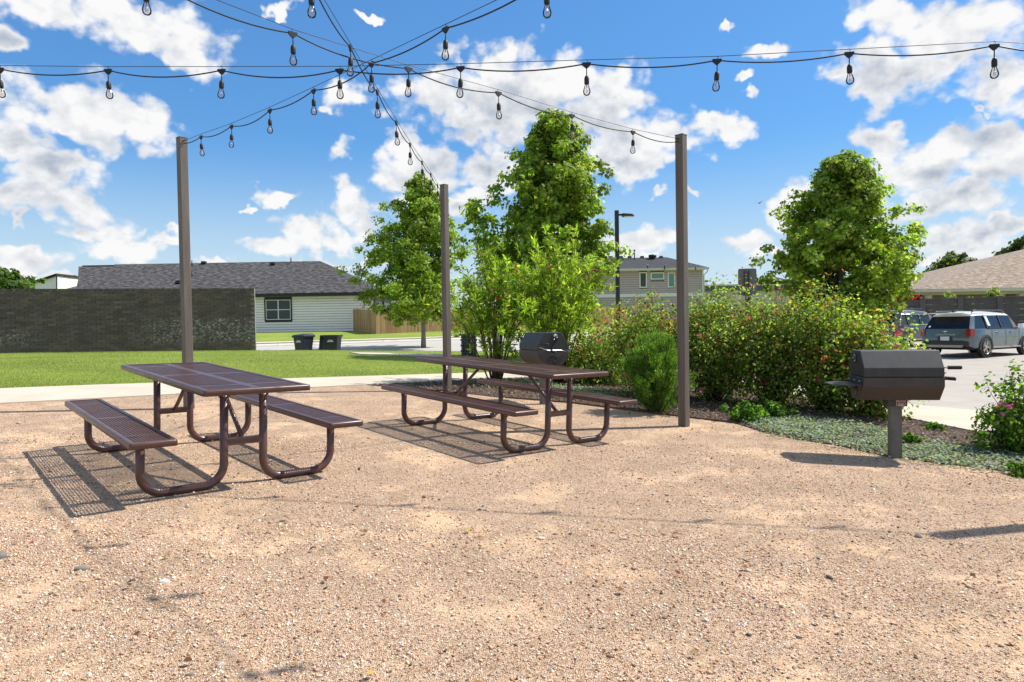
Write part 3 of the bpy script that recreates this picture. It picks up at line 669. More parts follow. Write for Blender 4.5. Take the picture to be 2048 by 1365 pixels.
# ================================================================ houses
def quad(name, P, mat, parent, uvx=None, uvy=None):
    me = MB().add(P, [tuple(range(len(P)))]).mesh(name, mat)
    if uvx is not None: roofuv(me, uvx, uvy, P[0])
    return linkobj(name, me, parent)
def slab_roof(name, P, mat, parent, loc, th=.14):
    """roof plane with thickness; P in world coordinates"""
    P = [Vector(tuple(float(c) for c in p)) - Vector(loc) for p in P]; n = (P[1] - P[0]).cross(P[2] - P[0]).normalized()
    if n.z < 0: n = -n
    k = len(P); V = P + [p - n * th for p in P]
    F = [tuple(range(k)), tuple(range(k, 2 * k))[::-1]] + [(i, (i + 1) % k, k + (i + 1) % k, k + i) for i in range(k)]
    me = MB().add(V, F).mesh(name, mat); ux = (P[1] - P[0]).normalized(); roofuv(me, ux, n.cross(ux), P[0])
    return linkobj(name, me, parent)
def siding(parent, x0, x1, y, z0, z1, pitch, mat, skip=(), name='siding_board'):
    """lap boards, each a wedge standing proud at its lower edge; skip = openings (xa,xb,za,zb)"""
    z = z0
    while z < z1 - .01:
        zt = min(z + pitch, z1); segs = [(x0, x1)]
        for xa, xb, za, zb_ in skip:
            if zt > za and z < zb_:
                ns = []
                for s in segs:
                    if xb <= s[0] or xa >= s[1]: ns.append(s)
                    else:
                        if xa > s[0]: ns.append((s[0], xa))
                        if xb < s[1]: ns.append((xb, s[1]))
                segs = ns
        for a, b in segs:
            V = [(a, y - .05, z + .026), (b, y - .05, z + .026), (b, y + .09, z + .026), (a, y + .09, z + .026), (a, y - .02, zt), (b, y - .02, zt), (b, y + .09, zt), (a, y + .09, zt)]  # open slot under each board shows the darker core as a lap shadow
            MB().add(V, CF).build(name, mat, parent)
        z = zt
def window(parent, cx, y, cz, wd_, ht, frame, glass, fw=.09, cols=1, rws=1, bars='white_trim', curtain=False):
    f = MB(); 
    for sx in (-1, 1): f.box((cx + sx * (wd_ / 2 - fw / 2), y - .03, cz), (fw, .1, ht))
    for sz in (-1, 1): f.box((cx, y - .03, cz + sz * (ht / 2 - fw / 2)), (wd_ - 2 * fw, .098, fw))
    fo = f.build('window_frame', frame, parent)
    iw, ih = wd_ - 2 * fw, ht - 2 * fw; bw = .055
    for i in range(cols):
        for j in range(rws):
            MB().box((cx - iw / 2 + (i + .5) * iw / cols, y + .0, cz - ih / 2 + (j + .5) * ih / rws), (iw / cols - .01, .012, ih / rws - .01)).build('pane', glass, fo)
    if cols * rws > 1 or bars != frame:
        b = MB()
        for sx in (-1, 1): b.box((cx + sx * (iw / 2 - bw / 2), y - .025, cz), (bw, .05, ih))
        for sz in (-1, 1): b.box((cx, y - .026, cz + sz * (ih / 2 - bw / 2)), (iw - 2 * bw, .05, bw))
        for i in range(1, cols): b.box((cx - iw / 2 + i * iw / cols, y - .024, cz), (bw * 1.4, .05, ih - 2 * bw))
        for j in range(1, rws): b.box((cx, y - .0235, cz - ih / 2 + j * ih / rws), (iw - 2 * bw, .045, bw))
        b.build('sash_bar', bars, fo)
    if curtain:
        n = 26; V = []; 
        for i in range(n + 1):
            x = cx - iw / 2 + iw * i / n; V += [(x, y + .0 - .009 + .0 * math.sin(i * 2.1), cz + .02), (x, y - .009, cz + ih / 2)]
    return fo
Yh = 54.0
hx0, hx1 = aty(140, 600, Yh)[0], aty(748, 600, Yh)[0]
ze = aty(620, 591.5, Yh)[2]; zbse = aty(620, 667, Yh)[2]
base = np.array([(hx0 + hx1) / 2, Yh, zbse - .35])
house = empty('white_house', base, label='single storey white lap sided house with dark shingle roof', cat='house')
B = lambda x, y, z: (x - base[0], y - base[1], z - base[2])
mb = MB(); mb.box(B((hx0 + hx1) / 2, Yh + 4.1, (zbse - .6 + ze) / 2), (hx1 - hx0 - .05, 8.0, ze - zbse + .6)); mb.build('wall_core', 'vent_grey', house)  # dark grey seen through the board gaps stands in for lap shadow lines
MB().box(B((hx0 + hx1) / 2, Yh + 4.05, zbse - .25), (hx1 - hx0, 8.1, .72)).build('foundation', 'foundation', house)
wc = aty(557, 620, Yh); wwd, wht = 55 / FPX * Yh, 45 / FPX * Yh
wx, wz = wc[0] - base[0], wc[2] - base[2]
siding(house, hx0 - base[0], hx1 - base[0], 0, zbse + .11 - base[2], ze - base[2], .2, 'white_siding', [(wx - wwd / 2, wx + wwd / 2, wz - wht / 2, wz + wht / 2)])
window(house, wx, -.02, wz, wwd, wht, 'dark_trim', 'window_glass', .10, 2, 2)
MB().box((hx1 - base[0] + .03, -.03, (zbse + ze) / 2 - base[2] + .05), (.12, .1, ze - zbse - .1)).build('corner_board', 'dark_trim', house)
ex0, ex1 = aty(150, 590, Yh - .5)[0], aty(757, 590, Yh - .5)[0]
MB().box(B((ex0 + ex1) / 2, Yh - .5, ze + .06), (ex1 - ex0, .06, .26)).build('fascia', 'dark_trim', house)
MB().box(B((ex0 + ex1) / 2, Yh - .22, ze + .02), (ex1 - ex0 - .1, .5, .03)).build('soffit', 'dark_trim', house)
Yr = Yh + 6.2; er = aty(757, 588, Yh - .55)
e0 = (ex0, Yh - .55, ze + .19); e1 = (ex1, Yh - .55, ze + .19)
r228, r640, r672 = aty(228, 515, Yr), aty(640, 522.5, Yr), aty(674, 537, Yr - 1.4)
z_r = r640[2]
slope = (z_r - ze - .19) / (Yr - Yh + .55)
def plane_pt(px, py):
    d = ray(px, py); t = (ze + .19 - CAMH - slope * (Yh - .55)) / (d[2] - slope * d[1]); return EYE + d * t
slab_roof('roof', [e0, e1, tuple(r672), (r640[0], Yr, z_r), (r228[0], Yr, z_r), tuple(plane_pt(229, 533.5)), tuple(plane_pt(157, 533.5)), tuple(plane_pt(156, 560))], 'shingle_dark', house, base, .12)
rf2 = slab_roof('roof', [e1, (ex1, Yr + 6, ze + .19), (r640[0], Yr + .01, z_r), tuple(r672)], 'shingle_dark', house, base, .12)
rf = slab_roof('roof', [(ex1, Yr + 6.1, ze + .19), (ex0, Yr + 6.1, ze + .19), (r228[0], Yr + .02, z_r), (r640[0], Yr + .02, z_r)], 'shingle_dark', house, base, .12)
yl = plane_pt(200, 533)[1]; lw0, lw1 = aty(166, 531, yl + .2), aty(228, 533, yl + .2)
MB().box(B((lw0[0] + lw1[0]) / 2 - .05, yl + .3, (lw0[2]) - .12), (lw1[0] - lw0[0], .3, .2)).build('parapet', 'dark_trim', house)
slope = (z_r - ze - .19) / (Yr - Yh + .55)
def onroof(px, py):
    d = ray(px, py); t = (ze + .19 - CAMH - slope * (Yh - .55)) / (d[2] - slope * d[1]); return EYE + d * t
for px, py, kind in ((546, 530, 0), (408, 528, 0), (357, 567, 0), (384, 531, 1), (582, 525, 1), (384, 554, 1)):
    p = onroof(px, py)
    if kind == 0: MB().box(B(p[0], p[1], p[2] + .12), (.42, .4, .2), taper=.8).build('roof_vent', 'black_metal', house)
    else: MB().tube([B(p[0], p[1], p[2] - .1), B(p[0], p[1], p[2] + .42)], .05, 8).build('vent_pipe', 'black_metal', house)
px_r = hx1 - base[0]
MB().box((px_r + .62, .6, (ze - zbse) / 2 + .3), (.16, .16, ze - zbse)).build('porch_post', 'dark_trim', house)

# low wing with a single pitch roof seen over the wall
Y2 = 84.0; b2 = np.array([aty(95, 575, Y2)[0], Y2, 1.0])
h2 = empty('shed_roof_house', b2, label='small white house with single pitch roof rising above the brick wall', cat='house')
C2 = lambda px, py, dy=0: tuple(aty(px, py, Y2 + dy) - b2)
a, b, c, d, e = C2(70, 566), C2(114, 552.5), C2(114, 640), C2(70, 640), C2(143, 556, 2.5)
f_ = C2(143, 640, 2.5)
MB().add([a, b, c, d, (a[0], a[1] + 6, a[2]), (b[0], b[1] + 6, b[2]), (c[0], c[1] + 6, c[2]), (d[0], d[1] + 6, d[2])], [(0, 1, 2, 3), (4, 7, 6, 5), (0, 4, 5, 1), (3, 2, 6, 7), (0, 3, 7, 4), (1, 5, 6, 2)]).build('wall', 'white_siding', h2)
MB().add([(b[0] + .02, b[1], b[2] - .2), (e[0], e[1], e[2] - .15), f_, c, (b[0] + .02, b[1] + 5.5, b[2] - .2), (e[0], e[1] + 3, e[2] - .15), (f_[0], f_[1] + 3, f_[2]), (c[0], c[1] + 5.5, c[2])], [(0, 1, 2, 3), (4, 7, 6, 5), (0, 4, 5, 1), (1, 5, 6, 2)]).build('wall', 'white_trim', h2)
MB().prism([(0, 0, 0), (0, 7, 0), (0, 7, .25), (0, 0, .25)], (a[0] - 3.5, a[1] - .3, a[2] - 1.15), (b[0] + .1, b[1] - .3, b[2] + .05)).build('roof', 'shingle_slate', h2)
MB().prism([(0, 0, 0), (0, 4, 0), (0, 4, .2), (0, 0, .2)], (b[0] + .1, b[1] - .3, b[2] + .05), (e[0] + .1, e[1] - .3, e[2] + .02)).build('roof', 'shingle_slate', h2)
MB().bar((b[0], b[1] - .03, b[2]), (c[0], c[1] - .03, c[2]), .12, .05, up=(0, 1, 0)).build('corner_board', 'dark_trim', h2)
b3 = np.array([aty(142, 575, 76)[0], 76, 1.0]); g3 = aty(132, 571, 76); g4 = aty(156, 572, 76)
h3 = empty('hip_roof_house', b3, label='grey hip roof of a low house just showing above the brick wall', cat='house')
MB().box((0, 3, .9), (8, 6, 3.2)).build('wall', 'stucco', h3)
zt3 = g3[2] - b3[2] + .2
MB().add([(-4.4, -.4, zt3 - 1.6), (4.4, -.4, zt3 - 1.6), (4.4, 6.4, zt3 - 1.6), (-4.4, 6.4, zt3 - 1.6), (-.9, 3, zt3), (2.5, 3, zt3)], [(0, 1, 5, 4), (1, 2, 5), (2, 3, 4, 5), (3, 0, 4), (3, 2, 1, 0)]).build('roof', 'vent_grey', h3)

# two storey beige house
Yb = 72.0; bx0, bx1 = aty(1150, 560, Yb)[0], aty(1405, 560, Yb)[0]
zeb = aty(1300, 540.5, Yb)[2]; bb = np.array([(bx0 + bx1) / 2, Yb, tz(10, Yb)])
bh = empty('beige_house', bb, label='two storey taupe sided house with dark hip roof behind the wooden fence', cat='house')
zt = zeb - bb[2]; Lb = bx1 - bx0
MB().box((0, 4.6, zt / 2), (Lb - .04, 9.0, zt)).build('wall_core', 'tan_brick', bh)
zband = aty(1280, 591, Yb)[2] - bb[2]
wins = []
for pc_, pz, pw, ph in ((1286, 560.5, 15, 31), (1314.5, 552.5, 27, 14), (1342.5, 560.5, 14.5, 30)):
    p = aty(pc_, pz, Yb) - bb; wins.append((p[0], p[2], pw / FPX * Yb, ph / FPX * Yb))
lo = aty(1188, 612, Yb) - bb; wins.append((lo[0], lo[2], .95, 1.5))
siding(bh, -Lb / 2, Lb / 2, 0, .3, zt, .24, 'beige_siding', [(x - a / 2, x + a / 2, z - h / 2, z + h / 2) for x, z, a, h in wins])
for i, (x, z, a, h) in enumerate(wins): window(bh, x, -.03, z, a, h, 'white_trim', 'window_teal' if i else 'window_glass', .11)
MB().box((0, -.075, zband), (Lb, .04, .36)).build('trim_band', 'white_trim', bh)
MB().box((Lb / 2 + .02, -.05, zt / 2), (.14, .12, zt)).build('corner_board', 'white_trim', bh)
MB().box((.1, -.62, zt + .02), (Lb + .75, .1, .24)).build('gutter', 'cream_trim', bh); MB().box((.1, -.3, zt - .02), (Lb + .5, .6, .04)).build('soffit', 'cream_trim', bh)
MB().tube([(Lb / 2 + .42, -.6, zt - .05), (Lb / 2 + .38, -.45, zt - .3), (Lb / 2 + .12, -.12, zt - .6), (Lb / 2 + .12, -.12, .2)], .06, 6).build('downspout', 'cream_trim', bh)
rz = aty(1330, 515.5, Yb + 5)[2] - bb[2]; rx1 = aty(1332, 515, Yb + 5)[0] - bb[0]
E0, E1 = (-Lb / 2 - .5, -.6, zt + .12), (Lb / 2 + .55, -.6, zt + .12); E2, E3 = (Lb / 2 + .55, 9.8, zt + .12), (-Lb / 2 - .5, 9.8, zt + .12)
W_ = lambda P: [tuple(np.array(p) + bb) for p in P]
slab_roof('roof', W_([E0, E1, (rx1, 4.7, rz), (-Lb / 2 - .5, 4.7, rz)]), 'shingle_slate', bh, bb); slab_roof('roof', W_([E1, E2, (rx1 + .01, 4.7, rz)]), 'shingle_slate', bh, bb); slab_roof('roof', W_([E2, E3, (-Lb / 2 - .5, 4.72, rz), (rx1, 4.72, rz)]), 'shingle_slate', bh, bb)
sl_ = (rz - zt - .12) / 5.3
def bro(px, py):
    d = ray(px, py); z0 = zt + .12 + bb[2]; y0 = bb[1] - .6; t = (z0 - CAMH - sl_ * y0) / (d[2] - sl_ * d[1]); return EYE + d * t - bb
for px in (1203, 1221.5, 1242, 1259, 1284, 1322):
    p = bro(px, 516.2); MB().box((p[0], p[1], p[2] + .1), (.45, .4, .22), taper=.75).build('roof_vent', 'vent_grey', bh)
p = bro(1305, 518); MB().lathe([(.3, -.2), (.3, .1), (.45, .2), (.45, .42), (0, .5)], p, 10).build('roof_turbine', 'black_metal', bh)
for px, py, h in ((1269, 519, 1.0), (1295, 537, .4), (1329.5, 537.5, .42), (1391.5, 539, .35)):
    p = bro(px, py); m_ = MB(); m_.tube([(p[0], p[1], p[2] - .1), (p[0], p[1], p[2] + h)], .06, 8)
    if h > .9: m_.lathe([(.12, h - .05), (.12, h + .06), (0, h + .08)], p, 8)
    m_.build('vent_pipe', 'black_metal', bh)
# flat roofed shop block behind the roses
Ys = 95.0; s0, s1 = aty(1412, 585, Ys), aty(1600, 585, Ys); sb = np.array([(s0[0] + s1[0]) / 2, Ys, .4]); ztp = aty(1500, 569, Ys)[2] - sb[2]
sh = empty('flat_roof_building', sb, label='low pink beige flat roofed building with grey parapet band', cat='building')
MB().box((0, 6, (ztp - .9) / 2), (s1[0] - s0[0], 12, ztp - .9)).build('wall', 'stucco', sh)
MB().box((0, 5.9, ztp - .55), (s1[0] - s0[0] + .3, 12.3, .72)).build('parapet', 'vent_grey', sh); MB().box((0, 5.9, ztp - .1), (s1[0] - s0[0] + .6, 12.6, .2)).build('coping', 'cream_trim', sh)
p = aty(1428, 591, Ys - 6) - sb
MB().add([(p[0] - 3.2, p[1], p[2] - 1.0), (p[0] + 2.0, p[1], p[2] - 1.0), (p[0] + 2, p[1] + 5, p[2] - 1), (p[0] - 3.2, p[1] + 5, p[2] - 1), (p[0] - .4, p[1] + 2.5, p[2] + .5)], [(0, 1, 4), (1, 2, 4), (2, 3, 4), (3, 0, 4), (3, 2, 1, 0)]).build('awning_roof', 'vent_grey', sh)
MB().box((p[0] - .6, p[1] + 2.5, (p[2] - 1) / 2), (4.6, 4.4, p[2] - 1.0)).build('wing_wall', 'stucco', sh)

# clubhouse with tan hip roof
Yt = 50.0; t0 = aty(1832, 583, Yt); zet = aty(1950, 580.5, Yt)[2]; tb_ = np.array([t0[0] + 9, Yt, tz(35, Yt)])
th = empty('tan_roof_house', tb_, label='low house with broad tan shingle hip roof behind the concrete fence', cat='house')
Q = lambda x, y, z: (x - tb_[0], y - tb_[1], z - tb_[2])
MB().box(Q(t0[0] + 11.0, Yt + 7.5, (tb_[2] + zet) / 2), (19, 10.5, zet - tb_[2])).build('wall', 'tan_brick', th)
MB().box(Q(t0[0] + 10.0, Yt + .9, zet - .12), (19.4, .2, .34)).build('beam', 'cream_trim', th)
for px in (1857, 2040): 
    p = aty(px, 590, Yt + .9); MB().box(Q(p[0], Yt + .9, (tb_[2] + zet) / 2 - .15), (.34, .34, zet - tb_[2] - .3)).build('porch_column', 'cream_trim', th)
tx0 = t0[0] - .1; pk = aty(2120, 482, Yt + 8.5)
EL = [(tx0, Yt, zet + .12), (tx0 + 21, Yt, zet + .12), (tx0 + 21, Yt + 17, zet + .12), (tx0, Yt + 17, zet + .12)]
k0, k1 = (pk[0], Yt + 8.5, pk[2]), (tx0 + 13.5, Yt + 8.5, pk[2])
if k1[0] < k0[0] + .5: k1 = (k0[0] + .5, k0[1], k0[2])
for P in ([EL[0], EL[1], k1, k0], [EL[1], EL[2], k1], [EL[2], EL[3], k0, k1], [EL[3], EL[0], k0]): slab_roof('roof', P, 'shingle_tan', th, tb_, .1)
MB().box(Q(tx0 + 10.5, Yt - .04, zet + .0), (21.1, .09, .2)).build('gutter', 'cream_trim', th)
p = aty(1838, 588, Yt + .3); MB().tube([Q(tx0 + .4, Yt + .05, zet - .1), Q(tx0 + .9, Yt + .7, zet - .5), Q(tx0 + .9, Yt + .7, tb_[2] + .1)], .06, 6).build('downspout', 'cream_trim', th)

# ================================================================ fences
fence = None
fa, fb, fc = np.array([-12.55, 53.9]), np.array([-9.97, 50.0]), np.array([10.6, 61.5])
fence = empty('wooden_fence', (fb[0], fb[1], tz(*fb)), label='weathered brown cedar picket fence across the road', cat='fence')
pk_me = MB().add([(-.066, -.009, 0), (.066, -.009, 0), (.066, .009, 0), (-.066, .009, 0), (-.066, -.009, 1.72), (.066, -.009, 1.72), (.066, .009, 1.72), (-.066, .009, 1.72), (-.04, -.009, 1.76), (.04, -.009, 1.76), (.04, .009, 1.76), (-.04, .009, 1.76)], [(0, 3, 2, 1), (0, 1, 5, 4), (1, 2, 6, 5), (2, 3, 7, 6), (3, 0, 4, 7), (4, 5, 9, 8), (5, 6, 10, 9), (6, 7, 11, 10), (7, 4, 8, 11), (8, 9, 10, 11)]).mesh('picket', 'fence_wood')
for A_, B_ in ((fa, fb), (fb, fc)):
    d = B_ - A_; L = np.linalg.norm(d); d /= L; n = int(L / .139); an = math.atan2(d[1], d[0]); zz0 = tz(*A_)
    for i in range(n):
        p = A_ + d * (i + .5) * L / n; o = bpy.data.objects.new('picket', pk_me); COL.objects.link(o); o.parent = fence
        o.location = (p[0] - fence.location.x, p[1] - fence.location.y, tz(*p) - .02 - fence.location.z + rng.uniform(-.008, .008)); o.rotation_euler = (0, rng.uniform(-.006, .006), an); o.scale = (1, 1, rng.uniform(.99, 1.01))
    nn = np.array([-d[1], d[0]])
    for zr in (.35, .95, 1.5):
        m_ = MB(); m_.bar((A_[0] + nn[0] * .035, A_[1] + nn[1] * .035, tz(*A_) + zr), (B_[0] + nn[0] * .035, B_[1] + nn[1] * .035, tz(*B_) + zr), .04, .09); m_.build('rail', 'fence_wood', fence, local=False)
# precast concrete panel fence by the parking lot
pc0, pc1 = aty(1774, 640, 44.0), aty(2000, 640, 41.0); dp = (pc1 - pc0)[:2] / 3.0
cf = empty('concrete_fence', (pc1[0], pc1[1], tz(pc1[0], pc1[1])), label='dark grey precast concrete panel fence with square posts beyond the parked cars', cat='fence')
zhi, zlo = aty(1918, 596, 42)[2], aty(1808, 602, 43.5)[2]; an = math.atan2(dp[1], dp[0]); LB = np.linalg.norm(dp)
for i in range(-3, 6):
    p = pc0[:2] + dp * i; top = zhi if i >= 1 else zlo; zg = tz(*p)
    MB().box((p[0], p[1], (top + .02 + zg) / 2), (.28, .28, top - zg + .06), an).build('fence_post', 'panel_post', cf, local=False)
    if i < 5:
        c = p + dp / 2; h = zg; nb = 7; top2 = (zhi if i >= 1 else zlo) - .05; bh_ = (top2 - zg) / nb
        for j in range(nb):
            V = MB().box((c[0], c[1], zg + (j + .5) * bh_), (LB - .29, .09 + .02 * (j % 2), bh_ - .025), an); V.build('panel_board', 'panel_concrete', cf, local=False)
        MB().box((c[0], c[1], top2 + .025), (LB - .29, .2, .06), an).build('panel_cap', 'panel_post', cf, local=False)

# ================================================================ bins
def make_bin(x, y, rz, opened, label, side=False):
    b = empty('wheeled_bin', (x, y, tz(x, y) + .02), rz, label, 'bin', 'bins standing at the kerb')
    m_ = MB(); m_.add([(-.24, -.27, .04), (.24, -.27, .04), (.24, .25, .04), (-.24, .25, .04), (-.31, -.35, .92), (.31, -.35, .92), (.31, .36, .92), (-.31, .36, .92)], CF); m_.build('body', 'bin_plastic', b, bevel=.03)
    m_ = MB(); 
    for s in (-1, 1): m_.box((s * .325, 0, .93), (.05, .76, .09)); m_.box((0, s * .365, .932), (.62, .05, .088))
    m_.build('rim', 'bin_plastic', b)
    m_ = MB().tube([(-.36, .20 if not opened else .1, .86), (-.44, .2 if not opened else .1, .93)], .02, 6); 
    MB().tube([(-.2, .42, .9), (.2, .42, .9)], .018, 8).build('handle', 'bin_plastic', b)
    for s in (-1, 1): MB().lathe([(0, -.03), (.12, -.03), (.13, 0), (.12, .03), (0, .03)], (s * .27, .30, .13), 14, (1, 0, 0)).build('wheel', 'black_rubber', b)
    if opened:      # lid thrown back, hanging down the rear
        MB().add([(-.34, .42, .98), (.34, .42, .98), (.34, .47, .98), (-.34, .47, .98), (-.33, .5, .22), (.33, .5, .22), (.33, .56, .22), (-.33, .56, .22)], CF).build('lid', 'bin_plastic', b, bevel=.015)
    else:
        MB().add([(-.36, -.42, .955), (.36, -.42, .955), (.36, .42, .965), (-.36, .42, .965), (-.30, -.34, 1.01), (.30, -.34, 1.01), (.30, .34, 1.06), (-.30, .34, 1.06)], CF).build('lid', 'bin_plastic', b, bevel=.02)
    m_ = MB()
    for zz, segs in ((.74, ((-.07, .05), (.0, .05), (.065, .04))), (.685, ((-.13, .05), (-.07, .045), (-.01, .05), (.05, .045), (.11, .05)))):
        for sx, ww in segs: m_.box((sx + .02, -.341 + (zz - .9) * -.09 * -1 - .0, zz), (ww, .012, .038 if zz > .7 else .045))
    if side: m_.v = [(py_ + .045, -px__, pz_) for px__, py_, pz_ in m_.v]
    o = m_.build('printed_mark', 'bin_print', b)
    return b
pb = aty(606, 690, 31.4); make_bin(pb[0], 31.5, R(-24), False, 'navy wheeled bin with its lid shut')
pb = aty(664, 690, 31.6); make_bin(pb[0], 31.7, R(84), True, 'navy wheeled bin with its lid thrown open', True)

# ================================================================ light posts and strings
POSTS = [(-4.165, 8.723, 3.46, 0, 'grey brown steel light post on the gravel behind the picnic table nearer the lawn'),
         (-1.0775, 11.256, 3.40, 0, 'steel light post standing beside the sidewalk in front of the round leafy tree'),
         (2.043, 8.122, 3.47, -6, 'steel light post standing in front of the rosemary and rose bushes'),
         (5.2, 4.95, 3.45, 0, 'steel light post at the end of the straight string beside the lantana'),
         (-6.9, 6.2, 3.45, 0, 'steel light post at the end of the straight string by the gravel edge'),
         (5.5, -.6, 3.45, 0, 'steel light post at the near end of the string from the lawn side post'),
         (-1.5, -3.0, 3.5, 0, 'steel light post at the near end of the string from the sidewalk post'),
         (-7.5, .5, 3.5, 0, 'steel light post at the near end of the string from the rose bush post')]
tops = []
for x, y, h, dr, lab in POSTS:
    z = tz(x, y); p = empty('light_post', (x, y, z), R(50.5 + dr), lab, 'post', 'steel posts of the string lights')
    m_ = MB().box((0, 0, h / 2 - .15), (.102, .102, h + .3)); m_.build('post_tube', 'post_steel', p, bevel=.006)
    MB().box((0, 0, h + .004), (.106, .106, .010)).build('post_cap', 'post_steel', p)
    tops.append(np.array([x, y, z + h - .045]))
def vplane(px, py, P0, P1):
    d = ray(px, py); n = np.array([P1[1] - P0[1], -(P1[0] - P0[0]), 0]); t = n @ (P0 - EYE) / (n @ d); return EYE + t * d
STR = [(0, 5, [(402, 273.7), (463, 252.5), (539.5, 220.7), (627, 181), (743, 127), (890.8, 57.4), (1093, -38)], 'string of clear bulbs running from the post behind the picnic table nearer the lawn'),
       (1, 6, [(875, 371), (861.5, 349), (844, 324.7), (820, 289), (792.5, 245), (754.5, 183.5), (701, 95), (622, -36)], 'string of clear bulbs running from the post beside the sidewalk'),
       (2, 7, [(1266, 264), (1144, 231), (997, 186), (817, 137.5), (585.6, 67), (291, -46)], 'string of clear bulbs running from the post by the rose bushes'),
       (4, 3, [(0, 138.6), (216, 141), (443, 141), (679, 140.5), (921, 135.5), (1173, 128), (1434, 121), (1698.5, 107), (1988.6, 91.6)], 'string of clear bulbs strung straight across between the two outermost posts')]
SOCK = [(.0, .0), (.010, -.004), (.017, -.016), (.0195, -.03), (.0195, -.062), (.017, -.07), (.0, -.07)]
BULB = [(.0135, -.066), (.015, -.075), (.0225, -.098), (.029, -.118), (.0295, -.13), (.025, -.146), (.013, -.156), (.0, -.158)]
sock_me = MB().lathe(SOCK, n=14).mesh('lamp_socket', 'black_rubber'); bulb_me = MB().lathe(BULB, n=18).mesh('bulb', 'bulb_glass')
fm = MB(); fm.tube([(0, 0, -.072), (0, 0, -.10)], .004, 6)
for k in range(4):
    an = k * math.pi / 2; fm.tube([(.004 * math.cos(an), .004 * math.sin(an), -.098), (.009 * math.cos(an + .5), .009 * math.sin(an + .5), -.138)], .0013, 5)
fil_me = fm.mesh('filament', 'filament')
for a, b, pts, lab in STR:
    P0, P1 = tops[a], tops[b]; hor = (P1 - P0)[:2]; hor = hor / np.linalg.norm(hor)
    C = [vplane(*p, P0, P1) for p in pts]
    if (C[0] - P0)[:2] @ hor > 1.6:       # first clips out of view on the left
        s0 = (C[0] - P0)[:2] @ hor; k = int(s0 // .97)
        C = [P0 * (1 - i / (k + 1)) + C[0] * (i / (k + 1)) for i in range(1, k + 1)] + C
    last = C[-1]; rem = (P1 - last)[:2] @ hor; k = int(rem // .97); n0 = len(C)
    for i in range(1, k + 1):
        t = i / (k + 1.0); q = last * (1 - t) + P1 * t; q[2] -= .25 * t * (1 - t); C.append(q)
    root = empty('light_string', P0, label=lab, cat='string lights', group=None)
    wire = [P0] + [c + np.array([0, 0, .030]) for c in C] + [P1]
    MB().tube([p - P0 for p in wire], .0028, 5).build('support_wire', 'black_metal', root)
    cab = [P0 - np.array([0, 0, .02])]; seq = [P0 - np.array([0, 0, .02])] + list(C) + [P1 - np.array([0, 0, .02])]
    for i in range(len(seq) - 1):
        A_, B_ = seq[i], seq[i + 1]; L = np.linalg.norm(B_ - A_); sag = (.035 + .028 * rng.uniform()) * min(1, L / .9); sk = rng.uniform(-.25, .25)
        for k in range(1, 11):
            t = k / 10; q = A_ * (1 - t) + B_ * t; q[2] -= sag * 4 * t * (1 - t) * (1 + sk * (t - .5)); cab.append(q)
    MB().tube([p - P0 for p in cab], .0055, 6).build('cable', 'black_rubber', root)
    for c in C:
        ln = .085 + rng.uniform(-.008, .008); c0 = c - P0
        s = bpy.data.objects.new('lamp_socket', sock_me); COL.objects.link(s); s.parent = root
        s.location = tuple(c0 - np.array([0, 0, ln])); s.rotation_euler = (rng.normal(0, .05), rng.normal(0, .05), rng.uniform(0, 6))
        for nm, me in (('bulb', bulb_me), ('filament', fil_me)):
            k = bpy.data.objects.new(nm, me); COL.objects.link(k); k.parent = s
        h3_ = np.array([hor[0], hor[1], 0])
        m_ = MB(); m_.add([c0 - h3_ * .034 + (0, 0, .009), c0 + h3_ * .034 + (0, 0, .009), c0 + h3_ * .034 - (0, 0, .009), c0 + h3_ * .007 - (0, 0, .034), c0 - h3_ * .007 - (0, 0, .034), c0 - h3_ * .034 - (0, 0, .009)] , [tuple(range(6))])
        nn = np.array([-hor[1], hor[0], 0]) * .008
        m_ = MB().prism([tuple(v) for v in (-h3_ * .034 + (0, 0, .009), h3_ * .034 + (0, 0, .009), h3_ * .034 - (0, 0, .009), h3_ * .007 - (0, 0, .034), -h3_ * .007 - (0, 0, .034), -h3_ * .034 - (0, 0, .009))], tuple(c0 - nn), tuple(c0 + nn))
        m_.tube([c0 - (0, 0, .03), c0 - (0, 0, ln - .001)], .0042, 6); m_.tube([c0 + (0, 0, .006), c0 + h3_ * .008 + (0, 0, .02), c0 + (0, 0, .036)], .002, 5)
        m_.build('cable_clip', 'black_rubber', root)
for (x, y, h, dr, lab), t in zip(POSTS, tops):   # eye bolt and carabiner at the head of every post
    po = [o for o in bpy.data.objects if o.name.startswith('light_post') and abs(o.location.x - x) < 1e-3 and abs(o.location.y - y) < 1e-3][0]
    c = np.array([-1.2, 5.4]) - np.array([x, y]); c /= np.linalg.norm(c); rz = -R(50.5 + dr)
    cl = np.array([c[0] * math.cos(rz) - c[1] * math.sin(rz), c[0] * math.sin(rz) + c[1] * math.cos(rz)])
    MB().tube([(cl[0] * .03, cl[1] * .03, h - .05), (cl[0] * .11, cl[1] * .11, h - .045)], .007, 6).build('eye_bolt', 'black_metal', po)

